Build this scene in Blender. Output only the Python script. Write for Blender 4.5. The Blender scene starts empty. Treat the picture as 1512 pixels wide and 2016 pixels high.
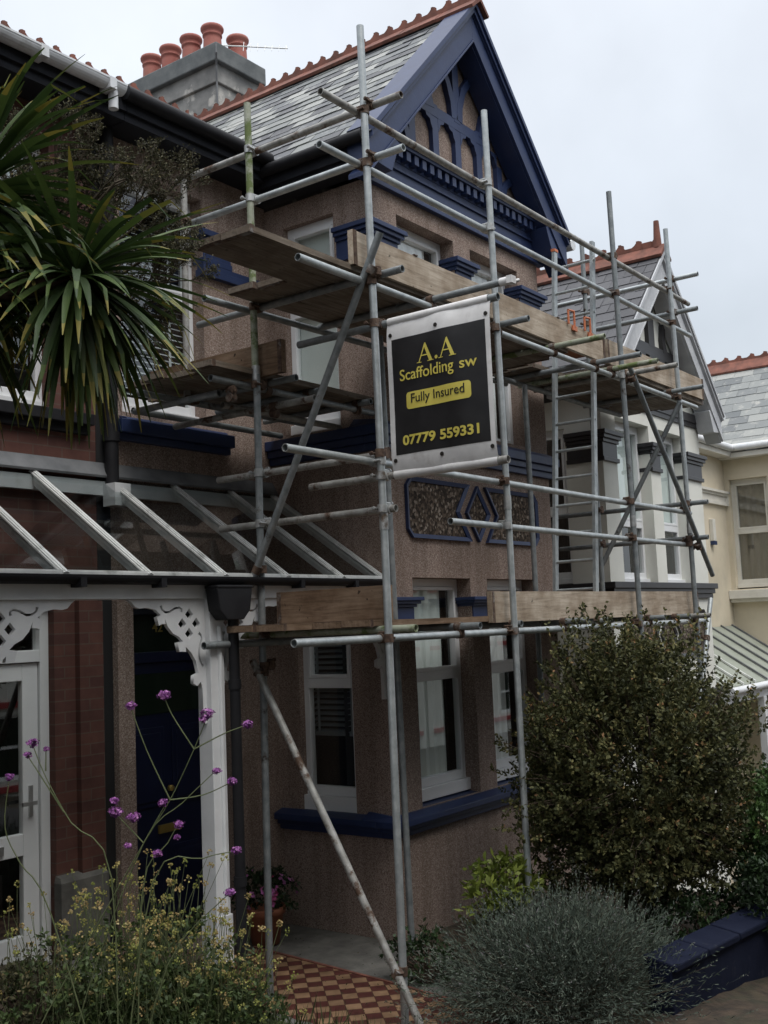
import bpy, bmesh, math, random
import numpy as np
from mathutils import Vector, Matrix
random.seed(7); rng = np.random.default_rng(7)
S = bpy.context.scene; COL = S.collection; R = math.radians

# ---------------------------------------------------------------- camera
cam = bpy.data.cameras.new('camera'); cam.sensor_fit = 'VERTICAL'; cam.sensor_height = 36.0
cam.lens = 38.393; cam.clip_start = 0.05; cam.clip_end = 3000
camo = bpy.data.objects.new('camera', cam); COL.objects.link(camo)
r = Vector((0.59238, -0.80454, -0.04249)); d = Vector((0.058705, 0.095703, -0.993677)); f = Vector((0.80352, 0.58614, 0.103923))
camo.matrix_world = Matrix(((r.x, -d.x, -f.x, -5.4129), (r.y, -d.y, -f.y, -3.9529), (r.z, -d.z, -f.z, 2.3582), (0, 0, 0, 1)))
S.camera = camo
# ---------------------------------------------------------------- world: overcast sky
SUN_EL, SUN_AZ = 58, 200
W = bpy.data.worlds.new('World'); S.world = W; W.use_nodes = True
nt = W.node_tree; N = nt.nodes; L = nt.links; N.clear()
out = N.new('ShaderNodeOutputWorld'); bg = N.new('ShaderNodeBackground'); bg.inputs[1].default_value = 0.12
sky = N.new('ShaderNodeTexSky'); sky.sky_type = 'NISHITA'; sky.sun_disc = False
sky.sun_elevation = R(SUN_EL); sky.sun_rotation = R(SUN_AZ); sky.dust_density = 3; sky.air_density = 1.5
tc = N.new('ShaderNodeTexCoord'); sep = N.new('ShaderNodeSeparateXYZ'); L.new(tc.outputs['Generated'], sep.inputs[0])
rp = N.new('ShaderNodeValToRGB'); L.new(sep.outputs['Z'], rp.inputs[0])
e = rp.color_ramp.elements; e[0].position = 0.0; e[0].color = (2.75, 2.98, 3.3, 1); e[1].position = 1.0; e[1].color = (13.5, 13.7, 14.0, 1)
m1 = e.new(0.25); m1.color = (3.1, 3.32, 3.62, 1); m2 = e.new(0.55); m2.color = (4.5, 4.7, 5.0, 1)
noi = N.new('ShaderNodeTexNoise'); noi.inputs['Scale'].default_value = 3.2; noi.inputs['Detail'].default_value = 5
L.new(tc.outputs['Generated'], noi.inputs['Vector'])
nr = N.new('ShaderNodeMapRange'); nr.inputs[1].default_value = .3; nr.inputs[2].default_value = .7; nr.inputs[3].default_value = .84; nr.inputs[4].default_value = 1.1
L.new(noi.outputs['Fac'], nr.inputs[0])
mul = N.new('ShaderNodeVectorMath'); mul.operation = 'SCALE'; L.new(rp.outputs['Color'], mul.inputs[0]); L.new(nr.outputs[0], mul.inputs['Scale'])
mixw = N.new('ShaderNodeMix'); mixw.data_type = 'RGBA'; mixw.inputs[0].default_value = 0.88
L.new(sky.outputs['Color'], mixw.inputs[6]); L.new(mul.outputs[0], mixw.inputs[7])
L.new(mixw.outputs[2], bg.inputs[0]); L.new(bg.outputs[0], out.inputs[0])
sl = bpy.data.lights.new('sun', 'SUN'); sl.energy = 0.7; sl.angle = R(25); sl.color = (1, .97, .93)
so = bpy.data.objects.new('sun', sl); COL.objects.link(so)
so.rotation_euler = (R(90 - SUN_EL), 0, R(180 - SUN_AZ)); so.location = (-5, -10, 20)
S.view_settings.view_transform = 'Standard'; S.view_settings.look = 'None'; S.view_settings.gamma = 1
S.view_settings.use_curve_mapping = False; S.view_settings.exposure = 0.95
S.render.engine = 'CYCLES'; S.cycles.max_bounces = 6; S.cycles.transparent_max_bounces = 12

# ---------------------------------------------------------------- materials
def nodes(name):
    m = bpy.data.materials.new(name); m.use_nodes = True
    t = m.node_tree; return m, t, t.nodes['Principled BSDF']
def ramp(t, fac, stops, interp='LINEAR'):
    q = t.nodes.new('ShaderNodeValToRGB'); q.color_ramp.interpolation = interp
    el = q.color_ramp.elements
    while len(el) > 1: el.remove(el[-1])
    for i, (p, c) in enumerate(stops):
        k = el[0] if i == 0 else el.new(p)
        k.position = p; k.color = (*c, 1)
    t.links.new(fac, q.inputs[0]); return q.outputs[0]
def coords(t, scale=(1, 1, 1), rot=(0, 0, 0)):
    c = t.nodes.new('ShaderNodeTexCoord'); mp = t.nodes.new('ShaderNodeMapping')
    mp.inputs['Scale'].default_value = scale; mp.inputs['Rotation'].default_value = rot
    t.links.new(c.outputs['Object'], mp.inputs[0]); return mp.outputs[0]
def noise(t, vec, scale, detail=4, rough=.55, dist=0):
    n = t.nodes.new('ShaderNodeTexNoise'); n.inputs['Scale'].default_value = scale; n.inputs['Detail'].default_value = detail
    n.inputs['Roughness'].default_value = rough; n.inputs['Distortion'].default_value = dist
    t.links.new(vec, n.inputs['Vector']); return n.outputs['Fac']
def mixc(t, fac, a, b, mode='MIX'):
    n = t.nodes.new('ShaderNodeMix'); n.data_type = 'RGBA'; n.blend_type = mode
    for sock, v in ((n.inputs[0], fac), (n.inputs[6], a), (n.inputs[7], b)):
        if isinstance(v, (int, float)): sock.default_value = v
        elif isinstance(v, tuple): sock.default_value = (*v, 1)
        else: t.links.new(v, sock)
    return n.outputs[2]
def bump(t, bs, h, strength, dist=.01):
    b = t.nodes.new('ShaderNodeBump'); b.inputs['Strength'].default_value = strength; b.inputs['Distance'].default_value = dist
    t.links.new(h, b.inputs['Height']); t.links.new(b.outputs[0], bs.inputs['Normal'])
def mat(name, c1, c2=None, scale=4, rough=.75, metal=0, bmp=0, bscale=60, stretch=(1, 1, 1), spec=.5, lo=.35, hi=.65, c3=None, s3=1.5, t3=(.55, .75)):
    m, t, b = nodes(name); v = coords(t, stretch)
    b.inputs['Roughness'].default_value = rough; b.inputs['Metallic'].default_value = metal; b.inputs['Specular IOR Level'].default_value = spec
    col = None
    if c2 is not None: col = ramp(t, noise(t, v, scale, 6), [(lo, c1), (hi, c2)])
    if c3 is not None:
        k = ramp(t, noise(t, v, s3, 5, .65), [(t3[0], (0, 0, 0)), (t3[1], (1, 1, 1))])
        col = mixc(t, k, col if col is not None else c1, c3)
    if col is None: b.inputs['Base Color'].default_value = (*c1, 1)
    else: t.links.new(col, b.inputs['Base Color'])
    if bmp: bump(t, b, noise(t, v, bscale, 3), bmp)
    return m
def rndmat(name, stops, rough=.6, spec=.4, scale=0, dirt=None, bmp=0, translucent=0):
    """colour of every leaf, slate, pebble by its own 'rnd' attribute"""
    m, t, b = nodes(name); a = t.nodes.new('ShaderNodeAttribute'); a.attribute_name = 'rnd'
    c = ramp(t, a.outputs['Fac'], stops); v = coords(t)
    if scale: c = mixc(t, ramp(t, noise(t, v, scale, 6, .65), [(.56, (0, 0, 0)), (.74, (.75, .75, .75))]), c, dirt)
    t.links.new(c, b.inputs['Base Color']); b.inputs['Roughness'].default_value = rough; b.inputs['Specular IOR Level'].default_value = spec
    if bmp: bump(t, b, noise(t, v, 45, 4), bmp)
    if translucent:
        tr = t.nodes.new('ShaderNodeBsdfTranslucent'); t.links.new(c, tr.inputs[0]); mx = t.nodes.new('ShaderNodeMixShader'); mx.inputs[0].default_value = translucent
        t.links.new(b.outputs[0], mx.inputs[1]); t.links.new(tr.outputs[0], mx.inputs[2]); t.links.new(mx.outputs[0], t.nodes['Material Output'].inputs[0])
    return m
def pebbledash(name, stops, scale=95, strength=.7):
    m, t, b = nodes(name); v = coords(t)
    vo = t.nodes.new('ShaderNodeTexVoronoi'); vo.inputs['Scale'].default_value = scale; t.links.new(v, vo.inputs['Vector'])
    sx = t.nodes.new('ShaderNodeSeparateXYZ'); t.links.new(vo.outputs['Color'], sx.inputs[0])
    c = ramp(t, sx.outputs[0], stops)
    k = ramp(t, vo.outputs['Distance'], [(.25, (1, 1, 1)), (.75, (.66, .63, .60))])
    c = mixc(t, 1.0, c, k, 'MULTIPLY')
    st = ramp(t, noise(t, coords(t, (1, 1, .35)), 1.3, 5), [(.35, (.8, .79, .78)), (.65, (1.08, 1.08, 1.08))])
    c = mixc(t, 1.0, c, st, 'MULTIPLY')
    s2 = ramp(t, noise(t, coords(t, (5, 5, .35)), 1.6, 5, .6), [(.36, (.80, .79, .77)), (.55, (1, 1, 1)), (.72, (1.05, 1.05, 1.05))]); c = mixc(t, 1.0, c, s2, 'MULTIPLY')
    t.links.new(c, b.inputs['Base Color']); b.inputs['Roughness'].default_value = .9; b.inputs['Specular IOR Level'].default_value = .25
    bump(t, b, vo.outputs['Distance'], -strength, .012); return m
def brickmat(name, c1, c2, mortar, axis='X', w=.235, h=.075):
    m, t, b = nodes(name); v = coords(t, (1, 1, 1))
    sp = t.nodes.new('ShaderNodeSeparateXYZ'); t.links.new(v, sp.inputs[0]); cb = t.nodes.new('ShaderNodeCombineXYZ')
    ad = t.nodes.new('ShaderNodeMath'); ad.operation = 'ADD'; t.links.new(sp.outputs[0], ad.inputs[0]); t.links.new(sp.outputs[1], ad.inputs[1])
    t.links.new(ad.outputs[0], cb.inputs[0]); t.links.new(sp.outputs[2], cb.inputs[1])
    br = t.nodes.new('ShaderNodeTexBrick'); br.inputs['Scale'].default_value = 1; br.inputs['Brick Width'].default_value = w; br.inputs['Row Height'].default_value = h
    br.inputs['Mortar Size'].default_value = .005; br.inputs['Color1'].default_value = (*c1, 1); br.inputs['Color2'].default_value = (*c2, 1); br.inputs['Mortar'].default_value = (*mortar, 1)
    br.inputs['Mortar Smooth'].default_value = .3; br.inputs['Bias'].default_value = 0
    t.links.new(cb.outputs[0], br.inputs['Vector'])
    c = mixc(t, .55, br.outputs['Color'], ramp(t, noise(t, v, 9, 5), [(.3, (.45, .42, .42)), (.7, (1, 1, 1))]), 'MULTIPLY')
    t.links.new(c, b.inputs['Base Color']); b.inputs['Roughness'].default_value = .85
    bump(t, b, br.outputs['Fac'], -.5, .008); return m
def glassmat(name, tint, refl=1.6, rough=.01):
    m, t, b = nodes(name); t.nodes.remove(b)
    tr = t.nodes.new('ShaderNodeBsdfTransparent'); tr.inputs[0].default_value = (*tint, 1)
    gl = t.nodes.new('ShaderNodeBsdfGlossy'); gl.inputs['Roughness'].default_value = rough; gl.inputs[0].default_value = (.95, .97, .97, 1)
    fr = t.nodes.new('ShaderNodeFresnel'); ge = t.nodes.new('ShaderNodeNewGeometry'); mr = t.nodes.new('ShaderNodeMapRange')   # thin sheet: same reflectance from both sides
    mr.inputs[3].default_value = refl; mr.inputs[4].default_value = 1 / refl; t.links.new(ge.outputs['Backfacing'], mr.inputs[0]); t.links.new(mr.outputs[0], fr.inputs[0])
    mx = t.nodes.new('ShaderNodeMixShader'); t.links.new(fr.outputs[0], mx.inputs[0]); t.links.new(tr.outputs[0], mx.inputs[1]); t.links.new(gl.outputs[0], mx.inputs[2])
    t.links.new(mx.outputs[0], t.nodes['Material Output'].inputs[0]); return m
def woodmat(name, ca, cb, cc, rough=.85):
    m, t, b = nodes(name); v = coords(t, (.7, 9, 9)); v2 = coords(t)
    g = noise(t, v, 5, 6, .6, .6)
    c = ramp(t, g, [(.3, ca), (.5, cb), (.72, cc)])
    st = ramp(t, noise(t, v2, 2.6, 6, .65), [(.4, (.62, .57, .52)), (.62, (1, 1, 1))])
    c = mixc(t, 1.0, c, st, 'MULTIPLY')
    sp = ramp(t, noise(t, v2, 21, 2, .5), [(.70, (0, 0, 0)), (.76, (1, 1, 1))]); c = mixc(t, sp, c, tuple(x * .45 for x in ca))
    t.links.new(c, b.inputs['Base Color']); b.inputs['Roughness'].default_value = rough; b.inputs['Specular IOR Level'].default_value = .25
    bump(t, b, g, .25, .004); return m
def tubemat(name, a, b_, stain, amt=.62, metal=.55, rough=.48):
    m, t, b = nodes(name); v = coords(t)
    c = ramp(t, noise(t, v, 14, 6, .6), [(.3, a), (.7, b_)])
    k = ramp(t, noise(t, v, 5.5, 7, .7), [(amt, (0, 0, 0)), (amt + .08, (1, 1, 1))])
    c = mixc(t, k, c, stain); t.links.new(c, b.inputs['Base Color'])
    b.inputs['Metallic'].default_value = metal
    rr = ramp(t, k, [(0, (rough,) * 3), (1, (.85,) * 3)]); t.links.new(rr, b.inputs['Roughness'])
    bump(t, b, noise(t, v, 90, 3), .08, .002); return m

M = {}
M['pebble'] = pebbledash('pebbledash', [(0, (.215, .155, .128)), (.25, (.295, .220, .185)), (.55, (.355, .275, .235)), (.8, (.40, .322, .28)), (1, (.50, .43, .385))], 140, .45)
M['pebble_dark'] = pebbledash('dark_pebbles', [(0, (.03, .024, .02)), (.45, (.085, .065, .05)), (.8, (.17, .13, .10)), (1, (.38, .33, .28))], 42, 1.0)
M['navy'] = mat('navy_paint', (.013, .026, .080), (.018, .034, .098), 6, .5, bmp=.08, bscale=35, c3=(.035, .05, .10), s3=5, t3=(.58, .8))
M['navy_door'] = mat('navy_door_paint', (.004, .007, .026), (.006, .009, .032), 6, .35)
M['white'] = mat('white_paint', (.60, .61, .62), (.70, .71, .71), 5, .5, bmp=.05, bscale=40, c3=(.42, .42, .40), s3=3, t3=(.6, .85))
M['upvc'] = mat('white_upvc', (.72, .73, .74), (.77, .78, .78), 3, .3)
M['brick'] = brickmat('red_brick', (.135, .055, .040), (.095, .038, .030), (.12, .08, .063))
M['slate'] = rndmat('slate', [(0, (.035, .036, .042)), (.3, (.066, .070, .078)), (.5, (.105, .115, .118)), (.75, (.175, .185, .175)), (1, (.30, .305, .285))], .5, .45, 6, (.36, .365, .34), .35)
M['slate_dark'] = rndmat('dark_slate', [(0, (.052, .052, .058)), (.5, (.068, .068, .075)), (1, (.09, .09, .098))], .6, .4, 5, (.10, .10, .10), .2)
M['slate_grey'] = rndmat('weathered_slate', [(0, (.12, .13, .135)), (.5, (.21, .22, .215)), (1, (.36, .36, .335))], .6, .4, 7, (.42, .41, .37), .3)
M['terracotta'] = mat('terracotta_ridge', (.12, .048, .034), (.22, .083, .056), 7, .85, bmp=.3, bscale=25, c3=(.10, .05, .035), s3=4, t3=(.55, .7))
M['pot_clay'] = mat('chimney_clay', (.29, .088, .068), (.37, .135, .105), 5, .75, c3=(.22, .10, .075), s3=5, t3=(.55, .8))
M['chimney'] = mat('chimney_render', (.17, .17, .165), (.30, .295, .28), 4, .9, bmp=.3, bscale=30, c3=(.50, .48, .44), s3=2.2, t3=(.56, .62))
M['chimney_cap'] = mat('chimney_cap', (.095, .105, .108), (.16, .17, .17), 5, .85, bmp=.2, bscale=30)
M['tube'] = tubemat('galvanised_tube', (.30, .33, .34), (.50, .53, .53), (.10, .085, .075), .66)
M['tube_dull'] = tubemat('dull_tube', (.16, .18, .19), (.30, .32, .32), (.07, .05, .04), .6, .45, .55)
M['tube_green'] = tubemat('algae_tube', (.22, .25, .17), (.40, .41, .34), (.13, .17, .06), .5, .2, .7)
M['tube_rusty'] = tubemat('weathered_tube', (.20, .19, .17), (.42, .42, .40), (.10, .06, .04), .55, .35, .6)
M['rust'] = mat('rusty_coupler', (.055, .032, .024), (.15, .10, .07), 30, .8, .3, .3, 80, c3=(.28, .28, .27), s3=9, t3=(.55, .7))
M['zinc'] = mat('zinc_coupler', (.35, .36, .36), (.50, .51, .50), 25, .45, .6, c3=(.14, .10, .07), s3=12, t3=(.55, .7))
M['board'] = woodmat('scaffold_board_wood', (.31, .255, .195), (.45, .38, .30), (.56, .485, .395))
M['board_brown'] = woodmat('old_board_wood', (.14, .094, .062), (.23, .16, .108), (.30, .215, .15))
M['board_under'] = woodmat('dark_board_wood', (.12, .10, .08), (.20, .168, .135), (.27, .235, .19))  # darker board tone for the top and small lift decks
M['board_orange'] = woodmat('reddish_board_wood', (.25, .095, .05), (.35, .15, .08), (.42, .21, .12))
M['black'] = mat('black_plastic', (.010, .010, .012), (.016, .016, .018), 8, .6, spec=.25)
M['fascia'] = mat('dark_fascia', (.012, .013, .018), (.018, .020, .026), 6, .7, spec=.25)
M['gutter_white'] = mat('white_gutter', (.62, .64, .66), (.72, .73, .74), 6, .4, c3=(.45, .46, .45), s3=4)
M['alu'] = mat('aluminium', (.62, .63, .61), (.76, .77, .75), 8, .45, .25, c3=(.30, .31, .29), s3=6, t3=(.55, .75))
M['lead'] = mat('lead', (.10, .105, .11), (.17, .175, .18), 5, .6, .2)
M['glass'] = glassmat('window_glass', (.93, .96, .95), 2.05)
M['roof_glass'] = glassmat('canopy_glass', (.74, .78, .78), 1.42, .03)
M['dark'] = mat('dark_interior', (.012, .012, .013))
M['blind'] = mat('pale_blind', (.62, .68, .66), (.70, .75, .73), 2, .8)
M['voile'] = mat('white_voile', (.84, .85, .85), (.90, .90, .90), 14, .8, stretch=(1, 1, .1))
M['slat'] = mat('grey_blind_slat', (.17, .19, .20), (.22, .24, .25), 3, .5)
M['slat_white'] = mat('white_blind_slat', (.50, .54, .56), (.58, .61, .62), 3, .5)
M['white_render'] = mat('white_render', (.66, .66, .60), (.72, .72, .66), 2, .9, bmp=.1, bscale=70, c3=(.58, .57, .50), s3=.9, t3=(.5, .9))
M['black_trim'] = mat('black_trim', (.020, .019, .021), (.03, .028, .03), 6, .4)
M['grey_trim'] = mat('grey_bargeboard', (.42, .43, .45), (.52, .53, .54), 6, .6)
M['cream'] = mat('cream_render', (.58, .515, .39), (.65, .58, .45), 1.5, .9, bmp=.1, bscale=70, c3=(.44, .40, .32), s3=1.1, t3=(.5, .85))
M['cream_trim'] = mat('pale_trim', (.60, .58, .52), (.68, .66, .60), 5, .7)
M['canopy_roof'] = mat('greenish_sheet', (.23, .25, .20), (.29, .31, .26), 4, .6)
M['curtain'] = mat('brown_curtain', (.13, .11, .085), (.17, .145, .11), 14, .9, stretch=(1, 1, .1))
M['banner_white'] = mat('banner_white_pvc', (.60, .59, .58), (.72, .71, .70), 7, .45, bmp=.15, bscale=9, c3=(.48, .46, .44), s3=8, t3=(.55, .8))
M['banner_black'] = mat('banner_black_pvc', (.012, .012, .013), (.02, .02, .021), 7, .42, bmp=.12, bscale=8)
M['yellow'] = mat('banner_yellow', (.62, .52, .09), (.68, .58, .12), 9, .5)
M['eyelet'] = mat('dark_eyelet', (.05, .045, .04), None, metal=.7, rough=.45)
M['concrete'] = mat('concrete', (.085, .082, .075), (.15, .145, .13), 6, .9, bmp=.3, bscale=50, c3=(.06, .06, .05), s3=2.5)
M['soil'] = mat('soil', (.030, .022, .016), (.065, .048, .034), 12, .95, bmp=.8, bscale=30)
M['ground'] = mat('dry_earth', (.030, .022, .015), (.075, .052, .033), 9, .95, bmp=.8, bscale=40, c3=(.035, .042, .018), s3=1.2, t3=(.5, .7))
M['asphalt'] = mat('asphalt', (.045, .045, .047), (.06, .06, .062), 30, .9, bmp=.3, bscale=200)
M['wall_blue'] = mat('navy_wall_paint', (.005, .008, .024), (.009, .013, .032), 6, .8, spec=.2, bmp=.15, bscale=25, c3=(.028, .032, .045), s3=7, t3=(.6, .75))
M['clay'] = mat('flowerpot_clay', (.30, .11, .06), (.38, .15, .085), 6, .85)
M['bark'] = mat('bark', (.05, .032, .022), (.11, .075, .055), 18, .9, bmp=.5, bscale=40)
M['twigbark'] = mat('twig_bark', (.045, .035, .022), (.085, .066, .042), 18, .9)
M['stem'] = mat('green_stem', (.075, .095, .035), (.11, .13, .055), 10, .7)
M['gold'] = mat('brass', (.45, .33, .10), None, metal=.8, rough=.4)
M['silver'] = mat('chrome', (.5, .5, .5), None, metal=.9, rough=.3)
M['orange'] = mat('orange_bracket', (.55, .17, .07), (.48, .14, .06), 9, .55)
M['door_glass'] = mat('dark_green_glass', (.010, .018, .012), None, rough=.12)
M['red_trim'] = mat('red_trim', (.38, .06, .06), None)
M['palm'] = rndmat('palm_leaf', [(0, (.016, .030, .010)), (.45, (.036, .066, .018)), (.8, (.075, .115, .028)), (1, (.20, .17, .035))], .55, .3, translucent=.15)
M['twigleaf'] = rndmat('twig_leaf', [(0, (.026, .026, .015)), (.5, (.058, .058, .030)), (.85, (.11, .10, .052)), (1, (.18, .145, .07))], .7, .2, translucent=.12)
M['bush'] = rndmat('bush_leaf', [(0, (.024, .028, .012)), (.45, (.062, .068, .026)), (.75, (.125, .122, .046)), (.93, (.20, .175, .07)), (1, (.27, .15, .07))], .65, .25, translucent=.15)
M['bush_green'] = rndmat('green_leaf', [(0, (.010, .020, .008)), (.6, (.022, .045, .014)), (1, (.05, .09, .03))], .5, translucent=.1)
M['bush_bright'] = rndmat('bright_green_leaf', [(0, (.018, .036, .012)), (.6, (.040, .085, .022)), (1, (.09, .16, .045))], .5, translucent=.15)
M['lavender'] = rndmat('lavender_leaf', [(0, (.038, .052, .042)), (.5, (.085, .108, .085)), (.85, (.135, .16, .12)), (1, (.16, .15, .155))], .8, .2, translucent=.1)
M['choisya'] = rndmat('yellow_green_leaf', [(0, (.09, .13, .02)), (1, (.22, .26, .045))], .5, translucent=.15)
M['weed'] = rndmat('garden_leaf', [(0, (.022, .040, .013)), (.5, (.055, .085, .024)), (1, (.12, .15, .045))], .6, translucent=.1)
M['seed'] = rndmat('seed_head', [(0, (.22, .25, .06)), (.5, (.38, .36, .12)), (.8, (.40, .27, .12)), (1, (.50, .42, .22))], .8)
M['purple'] = rndmat('purple_floret', [(0, (.10, .02, .12)), (.6, (.21, .05, .23)), (1, (.50, .22, .48))], .6)
M['pink'] = rndmat('pink_flower', [(0, (.30, .03, .10)), (.5, (.36, .10, .30)), (1, (.50, .20, .42))], .6)
M['grass'] = rndmat('grass_blade', [(0, (.022, .040, .012)), (.7, (.05, .075, .022)), (1, (.15, .13, .05))], .6, translucent=.1)
def tilemat():
    m, t, b = nodes('chequer_tiles'); v = coords(t, (1, 1, 1), (0, 0, R(45)))
    ch = t.nodes.new('ShaderNodeTexChecker'); ch.inputs['Scale'].default_value = 10; t.links.new(v, ch.inputs[0])
    ch.inputs[1].default_value = (.30, .185, .105, 1); ch.inputs[2].default_value = (.095, .026, .020, 1)
    br = t.nodes.new('ShaderNodeTexBrick'); br.offset = 0; br.inputs['Scale'].default_value = 1; br.inputs['Brick Width'].default_value = .1; br.inputs['Row Height'].default_value = .1
    br.inputs['Mortar Size'].default_value = .0022; br.inputs['Color1'].default_value = (1, 1, 1, 1); br.inputs['Color2'].default_value = (.78, .78, .78, 1); br.inputs['Mortar'].default_value = (.25, .22, .2, 1)
    t.links.new(v, br.inputs['Vector'])
    c = mixc(t, 1, ch.outputs[0], br.outputs['Color'], 'MULTIPLY')
    c = mixc(t, 1, c, ramp(t, noise(t, v, 7, 5), [(.3, (.6, .58, .55)), (.7, (1.1, 1.1, 1.1))]), 'MULTIPLY')
    t.links.new(c, b.inputs['Base Color']); b.inputs['Roughness'].default_value = .6; return m
M['tiles'] = tilemat()

# ---------------------------------------------------------------- builders
class MB:
    """collects geometry, then links it as ONE mesh object"""
    def __init__(s): s.v = []; s.f = []; s.r = []; s.sm = []
    def add(s, vs, fs, rnd=None, smooth=False):
        o = len(s.v); s.v += [tuple(p) for p in vs]; s.f += [tuple(i + o for i in q) for q in fs]
        rr = random.random() if rnd is None else rnd
        s.r += [rr] * len(fs); s.sm += [smooth] * len(fs); return s
    def box(s, x0, x1, y0, y1, z0, z1, rnd=None):
        if x0 > x1: x0, x1 = x1, x0
        if y0 > y1: y0, y1 = y1, y0
        if z0 > z1: z0, z1 = z1, z0
        v = [(x, y, z) for z in (z0, z1) for y in (y0, y1) for x in (x0, x1)]
        return s.add(v, [(0, 2, 3, 1), (4, 5, 7, 6), (0, 1, 5, 4), (2, 6, 7, 3), (0, 4, 6, 2), (1, 3, 7, 5)], rnd)
    def hexa(s, b, t, rnd=None):   # 4 bottom, 4 top corners, counter-clockwise seen from above
        return s.add(list(b) + list(t), [(3, 2, 1, 0), (4, 5, 6, 7)] + [(i, (i + 1) % 4, 4 + (i + 1) % 4, 4 + i) for i in range(4)], rnd)
    def quad(s, a, b, c, d, rnd=None): return s.add([a, b, c, d], [(0, 1, 2, 3)], rnd)
    def poly(s, pts, rnd=None): return s.add(pts, [tuple(range(len(pts)))], rnd)
    def prism(s, pts, off, rnd=None):   # planar outline swept by a vector
        off = Vector(off); n = len(pts); v = [Vector(p) for p in pts]; w = [p + off for p in v]
        return s.add(v + w, [tuple(range(n))[::-1], tuple(range(n, 2 * n))] + [(i, (i + 1) % n, n + (i + 1) % n, n + i) for i in range(n)], rnd)
    def tube(s, p0, p1, r=.0242, r1=None, seg=14, hollow=0, cap=True, rnd=None):
        p0 = Vector(p0); p1 = Vector(p1); r1 = r if r1 is None else r1; a = (p1 - p0).normalized()
        u = a.orthogonal().normalized(); w = a.cross(u)
        def ring(p, q): return [p + (u * math.cos(2 * math.pi * i / seg) + w * math.sin(2 * math.pi * i / seg)) * q for i in range(seg)]
        o = len(s.v); n = seg; vs = ring(p0, r) + ring(p1, r1)
        fs = [(i, (i + 1) % n, n + (i + 1) % n, n + i) for i in range(n)]
        s.add(vs, fs, rnd, True)
        if hollow:
            k = r - hollow; dep = min(.25, (p1 - p0).length * .4)
            for P, Q in ((p0, p0 + a * dep), (p1, p1 - a * dep)):
                A = ring(P, r); B = ring(P, k); C = ring(Q, k)
                s.add(A + B + C, [(i, n + i, n + (i + 1) % n, (i + 1) % n) for i in range(n)] + [(n + i, 2 * n + i, 2 * n + (i + 1) % n, n + (i + 1) % n) for i in range(n)], rnd, False)
        elif cap:
            s.add(ring(p0, r), [tuple(range(n))[::-1]], rnd); s.add(ring(p1, r1), [tuple(range(n))], rnd)
        return s
    def chain(s, pts, r0, r1, seg=6, rnd=None):
        n = len(pts)
        for i in range(n - 1):
            a = r0 + (r1 - r0) * i / (n - 1); b = r0 + (r1 - r0) * (i + 1) / (n - 1)
            s.tube(pts[i], pts[i + 1], a, b, seg, 0, i in (0, n - 2), rnd)
        return s
    def lathe(s, c, prof, seg=20, rnd=None):
        c = Vector(c); n = len(prof); vs = []
        for (q, z) in prof: vs += [c + Vector((q * math.cos(2 * math.pi * i / seg), q * math.sin(2 * math.pi * i / seg), z)) for i in range(seg)]
        return s.add(vs, [(j * seg + i, j * seg + (i + 1) % seg, (j + 1) * seg + (i + 1) % seg, (j + 1) * seg + i) for j in range(n - 1) for i in range(seg)], rnd, True)
    def build(s, name, m, parent=None, bevel=0, flat=False, base=None):
        base = Vector(base) if base is not None else (world_base(parent) if parent else Vector((0, 0, 0)))
        me = bpy.data.meshes.new(name); me.from_pydata([tuple(Vector(p) - base) for p in s.v], [], s.f)
        at = me.attributes.new('rnd', 'FLOAT', 'FACE'); at.data.foreach_set('value', s.r)
        me.polygons.foreach_set('use_smooth', s.sm); me.materials.append(M[m]); me.update()
        o = bpy.data.objects.new(name, me); COL.objects.link(o)
        if parent: o.parent = parent
        else: o.location = base
        if bevel:
            b = o.modifiers.new('bevel', 'BEVEL'); b.width = bevel; b.segments = 2; b.limit_method = 'ANGLE'
        return o
def world_base(o):
    p = Vector(o.location)
    while o.parent: o = o.parent; p += Vector(o.location)
    return p
def tag(o, label=None, cat=None, group=None, kind=None):
    for k, v in (('label', label), ('category', cat), ('group', group), ('kind', kind)):
        if v: o[k] = v
    return o
def thing(name, label, cat, loc, group=None):
    o = bpy.data.objects.new(name, None); COL.objects.link(o); o.location = loc; o.empty_display_size = .2
    return tag(o, label, cat, group)
def quads(name, P, D, Wd, rnd, m, parent=None, base=(0, 0, 0), fold=0.0, stuff=False):
    """N leaf shaped faces (numpy): root P, vector D to the tip, half width vector Wd"""
    P = np.asarray(P, float) - np.array(base if parent is None else world_base(parent)); n = len(P)
    D = np.asarray(D, float); Wd = np.asarray(Wd, float)
    mid = P + D * .5
    V = np.stack([P, mid + Wd, P + D, mid - Wd], 1).reshape(-1, 3)
    me = bpy.data.meshes.new(name); me.vertices.add(4 * n); me.vertices.foreach_set('co', V.ravel())
    me.loops.add(4 * n); me.loops.foreach_set('vertex_index', np.arange(4 * n)); me.polygons.add(n); me.polygons.foreach_set('loop_start', np.arange(n) * 4)
    me.polygons.foreach_set('loop_total', np.full(n, 4)); me.update(calc_edges=True)
    at = me.attributes.new('rnd', 'FLOAT', 'FACE'); at.data.foreach_set('value', np.asarray(rnd, float)); me.materials.append(M[m])
    o = bpy.data.objects.new(name, me); COL.objects.link(o)
    if parent: o.parent = parent
    else: o.location = base
    return o
def unit(a): return a / np.maximum(np.linalg.norm(a, axis=-1, keepdims=True), 1e-9)
def perp(Dv):
    q = rng.normal(size=Dv.shape); return unit(np.cross(Dv, q))

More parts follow.
